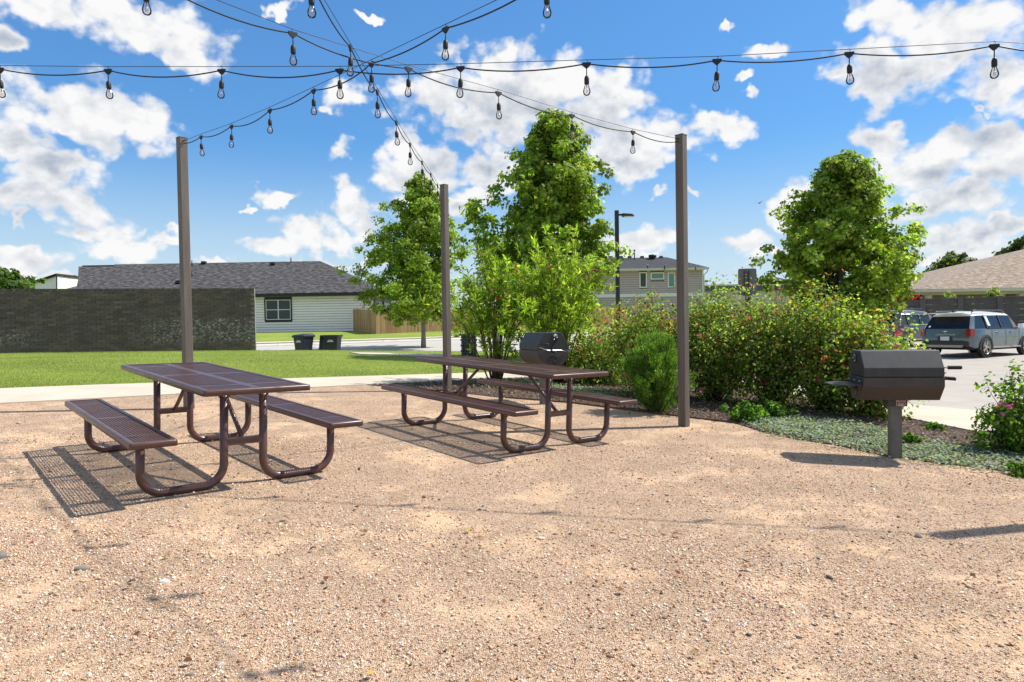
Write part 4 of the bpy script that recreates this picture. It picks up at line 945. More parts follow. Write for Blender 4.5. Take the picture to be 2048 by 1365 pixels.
# ================================================================ picnic tables
def perforated(x0, x1, y0, y1, z, pitch, hole, bands_x, bands_y, name):
    nx, ny = int(round((x1 - x0) / pitch)), int(round((y1 - y0) / pitch)); px, py = (x1 - x0) / nx, (y1 - y0) / ny
    V, F = [], []; oa = [(math.cos(math.pi / 8 + k * math.pi / 4), math.sin(math.pi / 8 + k * math.pi / 4)) for k in range(8)]
    for i in range(nx):
        cx = x0 + (i + .5) * px
        for j in range(ny):
            cy = y0 + (j + .5) * py; b = len(V)
            C = [(cx + px / 2, cy - py / 2), (cx + px / 2, cy + py / 2), (cx - px / 2, cy + py / 2), (cx - px / 2, cy - py / 2)]
            V += [(x, y, z) for x, y in C]
            if any(abs(cx - q) < w for q, w in bands_x) or any(abs(cy - q) < w for q, w in bands_y):
                F.append((b, b + 1, b + 2, b + 3)); continue
            V += [(cx + a * hole / 2, cy + c * hole / 2, z) for a, c in oa] + [(cx + a * hole / 2, cy + c * hole / 2, z - .003) for a, c in oa]
            o = b + 4; u = b + 12
            # corners: 0 = (+,-), 1 = (+,+), 2 = (-,+), 3 = (-,-); octagon k at 22.5 + 45k
            F += [(b, b + 1, o + 0, o + 7), (b + 1, b + 2, o + 2, o + 1), (b + 2, b + 3, o + 4, o + 3), (b + 3, b, o + 6, o + 5), (b + 1, o + 1, o + 0), (b + 2, o + 3, o + 2), (b + 3, o + 5, o + 4), (b, o + 7, o + 6)]
            F += [(o + k, o + (k + 1) % 8, u + (k + 1) % 8, u + k) for k in range(8)]
    me = bpy.data.meshes.new(name); me.from_pydata(V, [], F); me.materials.append(MATS['table_coat']); return me
def rim(L, W, z, inset, th=.04):
    prof = [(-inset, 0), (-.016, .0012), (-.006, -.001), (-.0015, -.006), (0, -.013), (0, -th), (-.004, -th), (-.006, -.012), (-inset, -.010)]
    m = MB(); n = 4; rings = []
    for o, dz in prof:
        ring = []; r = max(.003, .022 + o)
        for sx, sy, a0 in ((1, 1, 0), (-1, 1, 90), (-1, -1, 180), (1, -1, 270)):
            cx, cy = sx * (L / 2 - .022), sy * (W / 2 - .022)
            if .022 + o < .003: cx, cy = sx * (L / 2 + o - .003), sy * (W / 2 + o - .003)
            for k in range(n + 1):
                a = R(a0 + 90 * k / n); ring.append((cx + r * math.cos(a), cy + r * math.sin(a), z + dz))
        rings.append(ring)
    P = [p for r_ in rings for p in r_]; k = len(rings[0])
    F = [(i * k + j, i * k + (j + 1) % k, (i + 1) * k + (j + 1) % k, (i + 1) * k + j) for i in range(len(rings) - 1) for j in range(k)]
    m.add(P, F, True); return m
TL, TW, TBO, TBW, TSH = 2.438, .765, .686, .29, .45
def bend(p, q, r, rad, n=6):
    """polyline through corner points with rounded corners"""
    return p
def rounded(pts, r, n=7):
    pts = [Vector(p) for p in pts]; out = [pts[0]]
    for i in range(1, len(pts) - 1):
        a, b, c = pts[i - 1], pts[i], pts[i + 1]; u = (a - b).normalized(); v = (c - b).normalized(); half = u.angle(v) / 2
        t = r / math.tan(half); p0, p1 = b + u * t, b + v * t; cen = b + (u + v).normalized() * (r / math.sin(half))
        for k in range(n + 1):
            w_ = k / n; d = (p0 - cen).lerp(p1 - cen, w_).normalized() * r; out.append(cen + d)
    return out + [pts[-1]]
def make_table():
    root = empty('picnic_table', (0, 0, 0))
    SX = .905
    tt = rim(TL, TW, .76, .046, .042).build('table_top', 'table_coat', root)
    linkobj('perforated_sheet', perforated(-TL / 2 + .046, TL / 2 - .046, -TW / 2 + .046, TW / 2 - .046, .757, .0207, .0176, [(s, .022) for s in (-SX, 0, SX)], [(0, .022)], 'perforated_sheet'), tt)
    m = MB()
    for s in (-SX, 0, SX): m.box((s, 0, .735), (.05, TW - .1, .03))
    m.box((0, 0, .7345), (TL - .2, .045, .025)); m.build('under_frame', 'table_coat', tt)
    bs = perforated(-TL / 2 + .036, TL / 2 - .036, -TBW / 2 + .036, TBW / 2 - .036, TSH - .003, .0207, .0176, [(s, .016) for s in (-SX, 0, SX)], [], 'perforated_sheet')
    for s in (-1, 1):
        m = rim(TL, TBW, TSH, .036, .042); m.v = [(x, y + s * TBO, z) for x, y, z in m.v]; b = m.build('bench_seat', 'table_coat', root)
        o = linkobj('perforated_sheet', bs, b); o.location = (0, s * TBO, 0)
        m = MB()
        for q in (-SX, 0, SX): m.box((q, s * TBO, TSH - .026), (.05, TBW - .08, .028))
        m.build('under_frame', 'table_coat', b)
    for e in (-1, 1):
        for s in (-1, 1):
            x = e * SX
            path = rounded([(x, s * .145, .725), (x, s * .145, .03), (x, s * .70, .03), (x, s * .70, TSH - .03)], .15, 9)
            leg = MB().tube(path, .030, 14).build('leg', 'table_coat', root)
            m = MB()    # flattened tube ends bolted to the brackets
            m.box((x, s * .145, .70), (.016, .075, .07)); m.box((x, s * .70, TSH - .055), (.016, .07, .06)); m.build('bracket', 'table_coat', leg)
            m = MB()
            for yy, zz in ((s * .145 - .015, .675), (s * .145 + .015, .675), (s * .145, .648), (s * .70 - .014, TSH - .085), (s * .70 + .014, TSH - .085)):
                m.lathe([(.009, 0), (.009, .005), (.0, .008)], (x + e * .0285, yy, zz), 8, (e, 0, 0))
            m.build('bolt', 'table_coat', leg)
        MB().bar((e * SX, -.13, .335), (e * SX, .13, .335), .045, .05).build('cross_bar', 'table_coat', root)
        br = MB().tube([(e * (SX - .03), 0, .345), (e * .38, 0, .72)], .017, 10); br.build('brace', 'table_coat', root)
        MB().lathe([(.012, 0), (.012, .006), (0, .009)], (e * SX, 0, .361), 8).build('bolt', 'bolt', root)
    return root
def place(root, x, y, a, label, cat, group):
    n = Vector((-GX, -GY, 1)).normalized(); u = Vector((math.cos(a), math.sin(a), GX * math.cos(a) + GY * math.sin(a))).normalized(); v = n.cross(u)
    M = Matrix(((u.x, v.x, n.x, x), (u.y, v.y, n.y, y), (u.z, v.z, n.z, tz(x, y) + .008), (0, 0, 0, 1)))
    root.matrix_world = M; setp(root, label, cat, group)
t1 = make_table(); t2 = copytree(t1)
place(t1, -2.629, 5.759, -.848, 'brown perforated steel picnic table on the lawn side of the gravel yard', 'picnic table', 'picnic tables on the gravel')
place(t2, -.132, 7.450, -.885, 'brown perforated steel picnic table on the shrub side of the gravel yard', 'picnic table', 'picnic tables on the gravel')

# ================================================================ pedestal grills
def textmesh(name, body, size, mat, parent, M, align='CENTER', ext=.001):
    cu = bpy.data.curves.new(name, 'FONT'); cu.body = body; cu.size = size; cu.align_x = align; cu.align_y = 'CENTER'; cu.extrude = ext
    to = bpy.data.objects.new(name + '_tmp', cu); COL.objects.link(to); bpy.context.view_layer.update()
    me = bpy.data.meshes.new_from_object(to.evaluated_get(bpy.context.evaluated_depsgraph_get())); bpy.data.objects.remove(to)
    me.materials.clear(); me.materials.append(MATS[mat]); me.transform(M); me.name = name
    return linkobj(name, me, parent)
def make_grill():
    g = empty('charcoal_grill', (0, 0, 0)); hl = .348
    oc = lambda pts: [(0, y, z) for y, z in pts]
    hood = MB().prism(oc([(-.23, .806), (-.23, .887), (-.118, 1.05), (.118, 1.05), (.23, .887), (.23, .806)]), (-hl, 0, 0), (hl, 0, 0)).build('hood', 'grill_steel', g, bevel=.006)
    fb = MB().prism(oc([(-.232, .800), (-.232, .715), (-.125, .578), (.125, .578), (.232, .715), (.232, .800)]), (-hl - .003, 0, 0), (hl + .003, 0, 0)).build('firebox', 'grill_firebox', g, bevel=.006)
    MB().box((0, 0, .803), (2 * hl - .03, .44, .012)).build('seam', 'dark_shade', fb)
    # side shelf with cut corners
    MB().prism([(-hl - .004, -.21, 0), (-hl - .004, .21, 0), (-hl - .18, .21, 0), (-hl - .26, .10, 0), (-hl - .26, -.10, 0), (-hl - .18, -.21, 0)], (0, 0, .722), (0, 0, .730)).build('side_shelf', 'grill_steel', g)
    MB().box((-hl - .010, 0, .757), (.008, .42, .056)).build('shelf_bracket', 'grill_steel', g)
    for y in (-.15, 0, .15): MB().lathe([(.009, 0), (.009, .004), (0, .007)], (-hl - .015, y, .76), 8, (-1, 0, 0)).build('bolt', 'bolt', g)
    for e in (-1, 1):
        MB().lathe([(0, 0), (.055, 0), (.055, .006), (0, .008)], (e * (hl + .003), .02, .975), 18, (e, 0, 0)).build('flue_disc', 'grill_steel', hood)
        m = MB()
        for k in range(3): m.lathe([(.008, 0), (.008, .004), (0, .006)], (e * (hl + .010), .02 + .03 * math.cos(k * 2.1), .975 + .03 * math.sin(k * 2.1)), 8, (e, 0, 0))
        m.build('bolt', 'bolt', hood)
    MB().lathe([(0, 0), (.07, 0), (.07, .006), (0, .006)], (hl + .003, -.02, .655), 18, (1, 0, 0)).build('air_damper', 'grill_steel', fb)
    MB().lathe([(0, 0), (.05, 0), (.05, .006), (0, .006)], (-hl - .004, .0, .665), 18, (-1, 0, 0)).build('air_damper', 'grill_steel', fb)
    for y, z, tilt in ((-.17, .888, 0), (-.05, .792, -.02)):     # rods with coiled grips
        rd = MB().tube([(hl - .005, y, z), (hl + .165, y, z + tilt)], .006, 8).build('handle_rod', 'bolt', g)
        m = MB(); cn = 9
        for k in range(cn): m.lathe([(.012, -.006), (.018, -.003), (.018, .003), (.012, .006)], (hl + .055 + k * .0125, y, z + tilt * (.5 + k * .05)), 12, (1, 0, 0))
        m.lathe([(.018, 0), (.014, .008), (0, .009)], (hl + .16, y, z + tilt), 12, (1, 0, 0)); m.build('grip', 'black_rubber', rd)
    MB().tube([(hl + .012, -.22, .845), (hl + .016, -.1, .80), (hl + .016, .1, .80), (hl + .012, .22, .76)], .006, 6).build('adjuster_rod', 'bolt', g)
    MB().bar((hl + .02, .05, .93), (hl + .02, -.04, .80), .025, .006, up=(1, 0, 0)).build('hood_arm', 'grill_steel', hood)
    MB().box((0, 0, .24), (.10, .10, .68)).build('pedestal', 'grill_post', g, bevel=.006)
    MB().box((0, 0, .548), (.17, .16, .07)).build('collar', 'grill_steel', g, bevel=.004)
    st = MB().box((.025, -.0835, .545), (.085, .003, .055)).build('maker_sticker', 'red_sticker', g)
    M = Matrix.Translation((.025, -.0856, .560)) @ Matrix.Rotation(R(90), 4, 'X')
    textmesh('lettering', 'Pilot Rock', .017, 'sticker_print', st, M, ext=.0003)
    m = MB()
    for zz, ww in ((.543, .05), (.532, .06), (.523, .045)): m.box((.025, -.0852, zz), (ww, .0006, .003))
    for s in (-1, 1): m.box((.025 + s * .0405, -.0853, .545), (.002, .0006, .052)); m.box((.025, -.0854, .545 + s * .0255), (.079, .0006, .002))
    m.build('print_lines', 'sticker_print', st)
    return g
g1 = make_grill(); g2 = copytree(g1)
for gr, x, y, rz, lab in ((g1, 3.69, 6.56, -10, 'black pedestal charcoal grill with side shelf in the silver groundcover'), (g2, .448, 9.827, -68, 'black pedestal charcoal grill behind the picnic table, end with handles turned forward')):
    gr.location = (x, y, tz(x, y)); gr.rotation_euler = (0, 0, R(rz)); setp(gr, lab, 'grill', 'pedestal grills')

# ================================================================ parked cars
def make_car(name, label, loc, rz, paintm, roofm, white_tail=False, dz=0.0, chrome=False):
    c = empty(name, loc, rz, label, 'car', 'cars in the parking lot')
    # ring points (y,z): floor centre, floor edge, sill, waist, belt, glass foot, glass head, roof edge, roof crown
    def ring(x, ov):
        base = [(0, .24), (.78, .24), (.90, .34), (.925, .66), (.905, .96), (.885, 1.00), (.705, 1.46), (.60, 1.555), (0, 1.62)]
        out = []
        for j, (y, z) in enumerate(base):
            dx, sy, z2 = ov.get(j, (0, 1, None)); out.append((x + dx, y * sy, (z if z2 is None else z2) + (dz if j >= 6 else 0)))
        return out
    hood = lambda zb, s: {4: (0, s, zb - .05), 5: (0, s * .98, zb), 6: (0, s * 1.0, zb + .03), 7: (0, s * .95, zb + .045), 8: (0, 1, zb + .06)}
    S = []
    S.append(ring(-2.20, {0: (.1, 1, .34), 1: (.1, .86, .34), 2: (.02, .88, .40), 3: (-.02, .86, .68), 4: (.03, .86, .97), 5: (.06, .86, 1.0), 6: (.36, .92, 1.44), 7: (.42, .95, 1.515), 8: (.36, 1, 1.57)}))
    S.append(ring(-2.02, {0: (0, 1, .28), 1: (0, .96, .28), 2: (0, .98, .34), 3: (0, .985, .66), 4: (0, .985, .97), 5: (0, .985, 1.0), 6: (.36, .98, 1.46), 7: (.36, .99, 1.54), 8: (.36, 1, 1.60)}))
    for x in (-1.35, -.85, -.3, .1): S.append(ring(x, {6: (.05, 1, None), 7: (.05, 1, None)}))
    S.append(ring(.55, {6: (.0, 1, 1.45), 7: (0, .98, 1.53), 8: (0, 1, 1.59)}))
    S.append(ring(1.18, {**hood(1.02, 1.0), 3: (0, 1, None)}))
    S.append(ring(1.75, {**hood(.97, .97), 3: (0, .98, None)})); S.append(ring(2.08, {**hood(.90, .88), 2: (0, .93, None), 3: (0, .92, .62), 1: (0, .9, .26)}))
    S.append(ring(2.22, {**{k: (0, .72, v) for k, v in ((0, .36), (1, .36), (2, .40), (3, .60), (4, .74), (5, .78), (6, .80), (7, .80), (8, .80))}}))
    ns = len(S); parts = {'body': MB(), 'roof': MB(), 'lower_cladding': MB()}; glass = {}
    for side in (1, -1):
        for i in range(ns - 1):
            for j in range(8):
                P = [S[i][j], S[i + 1][j], S[i + 1][j + 1], S[i][j + 1]]; P = [(x, y * side, z) for x, y, z in P]
                key = 'body'
                if j <= 1: key = 'lower_cladding'
                elif j == 5 and 1 <= i <= 5: key = ('glass', side, 'quarter' if i == 1 else 'rear' if i in (2, 3) else 'front')
                elif i == 6 and j >= 5: key = ('glass', 0, 'wind')
                elif j in (6, 7) and i <= 5: key = 'roof'
                tgt = glass.setdefault(key, MB()) if isinstance(key, tuple) else parts[key]
                tgt.add(P, [(0, 1, 2, 3)], True)
        for i, e in ((0, 1), (ns - 1, -1)):     # end caps
            P = [(x, y * side, z) for x, y, z in S[i]]
            for j in range(8):
                Qd = [P[j], P[j + 1], (P[j + 1][0], 0, P[j + 1][2]), (P[j][0], 0, P[j][2])]
                key = parts['body']
                if i == 0 and j == 5: key = glass.setdefault(('glass', 0, 'back'), MB())
                elif i == 0 and j >= 6: key = parts['roof']
                elif j <= 1: key = parts['lower_cladding']
                key.add(Qd, [(0, 1, 2, 3)], False)
    for m in list(parts.values()) + list(glass.values()):
        pass
    def weld(o):
        bm = bmesh.new(); bm.from_mesh(o.data); bmesh.ops.remove_doubles(bm, verts=bm.verts, dist=1e-4); bmesh.ops.recalc_face_normals(bm, faces=bm.faces); bm.to_mesh(o.data); bm.free(); return o
    body = weld(parts['body'].build('body', paintm, c)); roof = weld(parts['roof'].build('roof', roofm, c)); weld(parts['lower_cladding'].build('lower_cladding', 'car_cladding', c))
    for k, m in glass.items(): weld(m.build('windscreen' if k[2] == 'wind' else 'rear_window' if k[2] == 'back' else 'side_window', 'car_glass', c))
    for s in (-1, 1):
        for x in (-1.35, 1.34):
            m = MB().lathe([(.27, -.10), (.335, -.085), (.345, -.03), (.345, .06), (.325, .09), (.235, .10)], (x, s * .835, .345), 28, (0, s, 0)); wh = m.build('tyre', 'tyre', c)
            m = MB().lathe([(.235, .055), (.225, .095), (.235, .10)], (x, s * .835, .345), 28, (0, s, 0)); m.lathe([(0, .085), (.06, .085), (.065, .06)], (x, s * .835, .345), 14, (0, s, 0))
            for k in range(5):
                a = k * 2 * math.pi / 5
                for da in (-.16, .16): m.bar((x + .05 * math.cos(a), s * .905, .345 + .05 * math.sin(a)), (x + .228 * math.cos(a + da), s * .915, .345 + .228 * math.sin(a + da)), .03, .03, up=(0, 1, 0))
            m.build('rim', 'alloy', wh); MB().lathe([(0, .03), (.235, .03)], (x, s * .835, .345), 20, (0, s, 0)).build('wheel_well', 'dark_shade', wh)
            m = MB(); n = 14; A0, A1 = [], []
            for k in range(n + 1):
                a = R(-12 + 204 * k / n)
                for rr, lst in ((.37, A0), (.435, A1)): lst.append((x + rr * math.cos(a), s * .934, .345 + rr * math.sin(a)))
            P = A0 + A1; n1 = n + 1; inn = [(p[0], s * .86, p[2]) for p in P]
            m.add(P + inn, [(k, k + 1, n1 + k + 1, n1 + k) for k in range(n)] + [(k, k + 1, 2 * n1 + k + 1, 2 * n1 + k) for k in range(n)] + [(n1 + k, n1 + k + 1, 3 * n1 + k + 1, 3 * n1 + k) for k in range(n)]); m.build('wheel_arch', 'car_cladding', c)
            MB().lathe([(.335, .0), (.375, .0)], (x, s * .9295, .345), 24, (0, s, 0)).build('wheel_housing', 'dark_shade', c)
        MB().prism([(0, 0, 0), (.16, 0, 0), (.16, 0, .15), (0, 0, .15)], (.72, s * .93, .99), (.80, s * 1.07, 1.0)).build('wing_mirror', roofm if roofm != paintm else paintm, c, bevel=.02)
        for x in (-.62, .32): MB().box((x, s * .932, .86), (.2, .03, .035)).build('door_handle', paintm, c, bevel=.008)
        m = MB()
        for x in (-.98, -.05, .86): m.bar((x, s * .934 - s * .004, .36), (x, s * .918, .94), .012, .004, up=(0, s, 0))
        m.build('door_gap', 'dark_shade', c)
        m = MB().bar((-1.2, s * .905, 1.005), (1.0, s * .905, 1.005), .02, .03)
        if chrome: m.tube([(-1.9, s * .885, 1.01), (-1.55, s * .75, 1.47), (.5, s * .74, 1.475), (1.1, s * .89, 1.02)], .016, 6)
        m.build('window_trim', 'chrome' if chrome else 'car_cladding', c)
        for xx in (-.28, -1.24): MB().bar((xx, s * .903, 1.0), (xx + .04, s * .718, 1.47 + dz), .06, .014, up=(0, s, .3)).build('window_pillar', 'car_cladding', c)
        if not chrome: MB().prism([(0, 0, 0), (.17, 0, 0), (.1, -s * .11, .34), (-.05, -s * .11, .34)], (-1.18, s * .87, 1.09), (-1.18, s * .885, 1.095)).build('pillar_badge', roofm, c)
        MB().tube([(-1.75, s * .62, 1.565 + dz), (-1.6, s * .63, 1.63 + dz), (.2, s * .63, 1.64 + dz), (.45, s * .62, 1.575 + dz)], .018, 8).build('roof_rail', 'black_metal', c)
        MB().add([(-2.235, s * .70, .74), (-2.235, s * .855, .74), (-2.08, s * .915, .74), (-2.215, s * .70, 1.0), (-2.205, s * .84, 1.0), (-2.05, s * .905, 1.0)], [(0, 1, 4, 3), (1, 2, 5, 4), (0, 3, 5, 2), (3, 4, 5), (0, 2, 1)]).build('tail_light', 'tail_red', c)
        MB().box((-2.17, s * .76, .46), (.06, .07, .12)).build('reflector', 'tail_red', c)
        MB().box((2.12, s * .58, .74), (.2, .26, .16)).build('headlight', 'plate', c, bevel=.02)
        MB().box((0, s * .915, .335), (1.9, .05, .05)).build('sill_trim', 'skid_plate', c)
    MB().prism([(0, -.74, 0), (0, .74, 0), (0, .80, .16), (0, .6, .21), (0, -.6, .21), (0, -.80, .16)], (-2.25, 0, .38), (-2.1, 0, .38)).build('rear_bumper', 'car_cladding', c, bevel=.02)
    MB().prism([(0, -.56, 0), (0, .56, 0), (0, .64, .09), (0, -.64, .09)], (-2.275, 0, .35), (-2.2, 0, .35)).build('skid_plate', 'skid_plate', c, bevel=.01)
    MB().box((-2.21, .0, .67), (.03, .50, .15)).build('plate_recess', 'car_cladding', c); MB().box((-2.23, 0, .665), (.012, .30, .14)).build('number_plate', 'plate', c)
    m = MB().lathe([(0, .0), (.035, .0), (.03, .008), (0, .01)], (-2.195, 0, .915), 14, (-1, 0, 0))
    m.build('badge', 'chrome', c)
    if not chrome:
        MB().prism([(0, -.10, .02), (0, -.04, -.005), (0, .04, -.005), (0, .10, .02), (0, .04, .018), (0, -.04, .018)], (-2.203, 0, .91), (-2.195, 0, .91)).build('badge_wings', 'chrome', c)
        M = Matrix.Translation((-2.206, 0, .80)) @ Matrix.Rotation(R(-90), 4, 'Z') @ Matrix.Rotation(R(90), 4, 'X')
        textmesh('tailgate_lettering', 'C O U N T R Y M A N', .07, 'chrome', c, M, ext=.003)
        MB().bar((-1.985, -.1, 1.16), (-2.02, .3, 1.10), .03, .02).build('rear_wiper', 'black_metal', c)
        MB().lathe([(0, 0), (.04, 0), (.04, .004), (0, .005)], (-2.125, .58, 1.08), 12, (-1, 0, .6)).build('window_sticker', 'plate', c)
        MB().add([(-1.72, -.05, 1.6), (-1.6, -.05, 1.6), (-1.72, .05, 1.6), (-1.6, .05, 1.6), (-1.7, 0, 1.69), (-1.66, 0, 1.69)], [(0, 1, 5, 4), (2, 4, 5, 3), (0, 4, 2), (1, 3, 5)]).build('antenna_fin', 'black_metal', c)
    MB().box((-1.98, 0, 1.555 + dz), (.34, 1.22, .035)).build('spoiler', roofm, c, bevel=.012)
    MB().box((-2.205, 0, 1.0), (.02, 1.5, .03)).build('tailgate_edge', 'car_cladding', c)
    return c
hd = R(90 - 61)
def carloc(px, py, lx, ly, y_=None):
    p = hit(px, py) if y_ is None else aty(px, py, y_)
    return (p[0] - (lx * math.cos(hd) - ly * math.sin(hd)), p[1] - (lx * math.sin(hd) + ly * math.cos(hd)))
x, y = carloc(1970, 717, -1.35, -.87); make_car('parked_car', 'sage green compact SUV with white roof and black roof rails, parked tail out', (x, y, tz(x, y) + .012), hd, 'car_sage', 'car_roof_white')
x, y = carloc(1803, 640, -.3, 0, 31.5); make_car('parked_car', 'dark navy SUV with bright window trim, parked in front of the concrete fence', (x, y, tz(x, y) + .012), hd, 'car_navy', 'car_navy', chrome=True, dz=.06)

# ================================================================ lamps, signs, small structures
p = on(aty(1236, 640, 22)[0], 22.0); ztop_ = aty(1232.5, 421.5, 22)[2]
lp = empty('street_lamp', p, label='black parking lot lamp on square pole with flat shoebox head', cat='lamp')
hgt = ztop_ - p[2]
MB().box((0, 0, hgt / 2 - .1), (.125, .125, hgt + .2)).build('pole', 'lamp_metal', lp, bevel=.008); MB().box((0, 0, .03), (.3, .3, .06)).build('base_plate', 'lamp_metal', lp)
MB().box((.13, 0, hgt - .14), (.16, .05, .06)).build('arm', 'lamp_metal', lp); MB().add([(.18, -.13, hgt - .2), (.56, -.15, hgt - .2), (.56, .15, hgt - .2), (.18, .13, hgt - .2), (.18, -.1, hgt - .1), (.5, -.12, hgt - .13), (.5, .12, hgt - .13), (.18, .1, hgt - .1)], CF).build('lamp_head', 'lamp_metal', lp, bevel=.01)
MB().box((.38, 0, hgt - .204), (.28, .2, .012)).build('lens', 'plate', lp)
p = on(aty(1807, 600, 85)[0], 85.0); zl = aty(1826, 518, 85)[2]; fl = empty('street_lamp', p, label='tall slim grey cobra head street lamp beyond the tan roof', cat='lamp')
hz = zl - p[2]; MB().tube([(0, 0, 0), (0, 0, hz - 1.6), (.1, 0, hz - 1.1), (.5, 0, hz - .4), (1.0, 0, hz - .1)], [.12, .09, .07, .06, .05], 8).build('pole', 'grey_pole', fl)
MB().add([(.85, -.12, hz - .16), (1.45, -.1, hz - .08), (1.45, .1, hz - .08), (.85, .12, hz - .16), (.85, -.1, hz - .02), (1.4, -.08, hz + .03), (1.4, .08, hz + .03), (.85, .1, hz - .02)], CF).build('lamp_head', 'lamp_metal', fl); MB().tube([(1.2, 0, hz), (1.2, 0, hz + .22)], .05, 8).build('photocell', 'lamp_metal', fl)
# back of a parking sign
ps = aty(1495, 590, 12.6); zs = aty(1495, 537.5, 12.6)[2]; pb_ = on(ps[0], 12.6); sg = empty('parking_sign', pb_, R(-6), 'bare grey back of a round cornered metal sign above the roses', 'sign')
sw_, shh = .33, .50; top = zs - pb_[2]; V = []
for sx, sy, a0 in ((1, 1, 0), (-1, 1, 90), (-1, -1, 180), (1, -1, 270)):
    for k in range(5): a = R(a0 + 22.5 * k); V.append((sx * (sw_ / 2 - .035) + .035 * math.cos(a), 0, top - shh / 2 + sy * (shh / 2 - .035) + .035 * math.sin(a)))
MB().prism(V, (0, .005, 0), (0, .012, 0)).build('sign_panel', 'sign_metal', sg)
m = MB(); h_ = top - .035; m.box((-.022, -.012, h_ / 2 - .1), (.004, .034, h_ + .2)); m.box((.022, -.012, h_ / 2 - .1), (.004, .034, h_ + .2)); m.box((0, .003, h_ / 2 - .1), (.044, .004, h_ + .2)); m.box((-.036, -.030, h_ / 2 - .1), (.03, .004, h_ + .2)); m.box((.036, -.030, h_ / 2 - .1), (.03, .004, h_ + .2)); m.build('channel_post', 'sign_channel', sg)
MB().lathe([(.008, 0), (.008, .006), (0, .008)], (0, .0, top - .045), 8, (0, -1, 0)).build('bolt', 'bolt', sg)
# brick pillar with a cap behind the willow
pp = hit(938, 716); pl = empty('brick_pillar', pp, R(20), 'dark brick pillar with flat cap and block on top beside the lawn walkway', 'pillar')
ph = aty(938, 672, pp[1])[2] - pp[2]
cs = MB(); nr = max(6, int(ph / .085))
for r in range(nr):
    for k in range(4):
        a = k * math.pi / 2; o_ = .055 * (1 if r % 2 else -1)
        m = MB().box(((.17) * math.cos(a) - o_ * math.sin(a), .17 * math.sin(a) + o_ * math.cos(a), (r + .5) * ph / nr), (.10, .27, ph / nr - .012), a); m.build('brick', 'pillar_brick', pl)
MB().box((0, 0, ph / 2), (.36, .36, ph - .01)).build('mortar_core', 'mortar', pl); MB().box((.0, 0, ph + .03), (.52, .52, .06)).build('cap', 'panel_post', pl); MB().box((.06, 0, ph + .16), (.27, .27, .2), .2, .85).build('top_block', 'black_metal', pl)
# patio umbrella far behind the tree
pu = aty(1552, 562, 58); pg = on(pu[0], 58.0); um = empty('patio_umbrella', pg, label='dark cloth umbrella canopy far behind the maple like tree', cat='umbrella'); uh = aty(1556, 555, 58)[2] - pg[2]
MB().tube([(0, 0, 0), (0, 0, uh)], .03, 8).build('pole', 'lamp_metal', um); MB().lathe([(0, 0), (.8, -.22), (1.6, -.46), (1.58, -.52), (.8, -.28), (0, -.06)], (0, 0, uh + .02), 8).build('canopy', 'umbrella_cloth', um)
# a bird high up
bp = aty(1518.5, 407, 60); bd = empty('bird', bp, R(30), 'tiny dark bird gliding in the open blue sky', 'bird')
MB().add([(-.16, 0, 0), (-.05, .035, .02), (.14, .02, .01), (.2, 0, .0), (.14, -.02, .01), (-.05, -.035, .02), (0, 0, .05), (0, 0, -.04)], [(0, 1, 6), (1, 2, 6), (2, 3, 6), (3, 4, 6), (4, 5, 6), (5, 0, 6), (1, 0, 7), (2, 1, 7), (3, 2, 7), (4, 3, 7), (5, 4, 7), (0, 5, 7)]).build('body', 'bird_dark', bd)
for s in (-1, 1): MB().add([(.06, s * .02, .02), (-.07, s * .02, .02), (-.05, s * .3, .13), (-.14, s * .55, .05), (.04, s * .3, .14)], [(0, 1, 2, 4), (2, 3, 4)]).build('wing', 'bird_dark', bd)
# stones lying on the gravel
def stone(px, py, dims, rz, mat, label, seed):
    p = hit(px, py); bm = bmesh.new(); bmesh.ops.create_icosphere(bm, subdivisions=3, radius=1.0); r_ = np.random.RandomState(seed)
    ph_ = r_.uniform(0, 6, 6)
    for v in bm.verts:
        f_ = 1 + .10 * math.sin(3 * v.co.x + ph_[0]) + .08 * math.sin(4.3 * v.co.y + ph_[1]) + .06 * math.sin(5 * v.co.z + ph_[2] + 2 * v.co.x) + (.05 * math.sin(11 * v.co.x + ph_[3]) * math.sin(9 * v.co.y + ph_[4]))
        v.co = Vector((v.co.x * dims[0] * f_, v.co.y * dims[1] * f_, max(-.6, v.co.z) * dims[2] * 1.4 * f_))
    me = bpy.data.meshes.new('stone'); bm.to_mesh(me); bm.free(); me.materials.append(MATS[mat]); me.polygons.foreach_set('use_smooth', [True] * len(me.polygons))
    o = linkobj('stone', me); o.location = (p[0], p[1], p[2] + dims[2] * .65); o.rotation_euler = (0, 0, R(rz)); setp(o, label, 'stone', 'stones on the gravel')
stone(165, 1143, (.040, .017, .014), 25, 'stone_grey', 'long smooth grey green river stone on a sandy patch', 1); stone(3, 1120, (.027, .022, .02), 10, 'stone_grey', 'round grey green stone lying alone on the gravel by the sandy patch', 2)
stone(330, 1168, (.030, .016, .011), -8, 'stone_white', 'flat white limestone chip on the gravel', 3); stone(440, 1338, (.017, .013, .013), 60, 'stone_buff', 'small pointed pale buff stone on the gravel', 4)
stone(1837, 1078, (.026, .018, .014), 0, 'stone_grey', 'grey brown stone at the tip of a post shadow', 5); stone(380, 1356, (.015, .010, .009), 15, 'stone_grey', 'small dark grey stone close to the pale buff one', 6)
stone(1960, 942, (.045, .028, .022), 20, 'stone_buff', 'buff stone at the edge of the silver groundcover', 7)

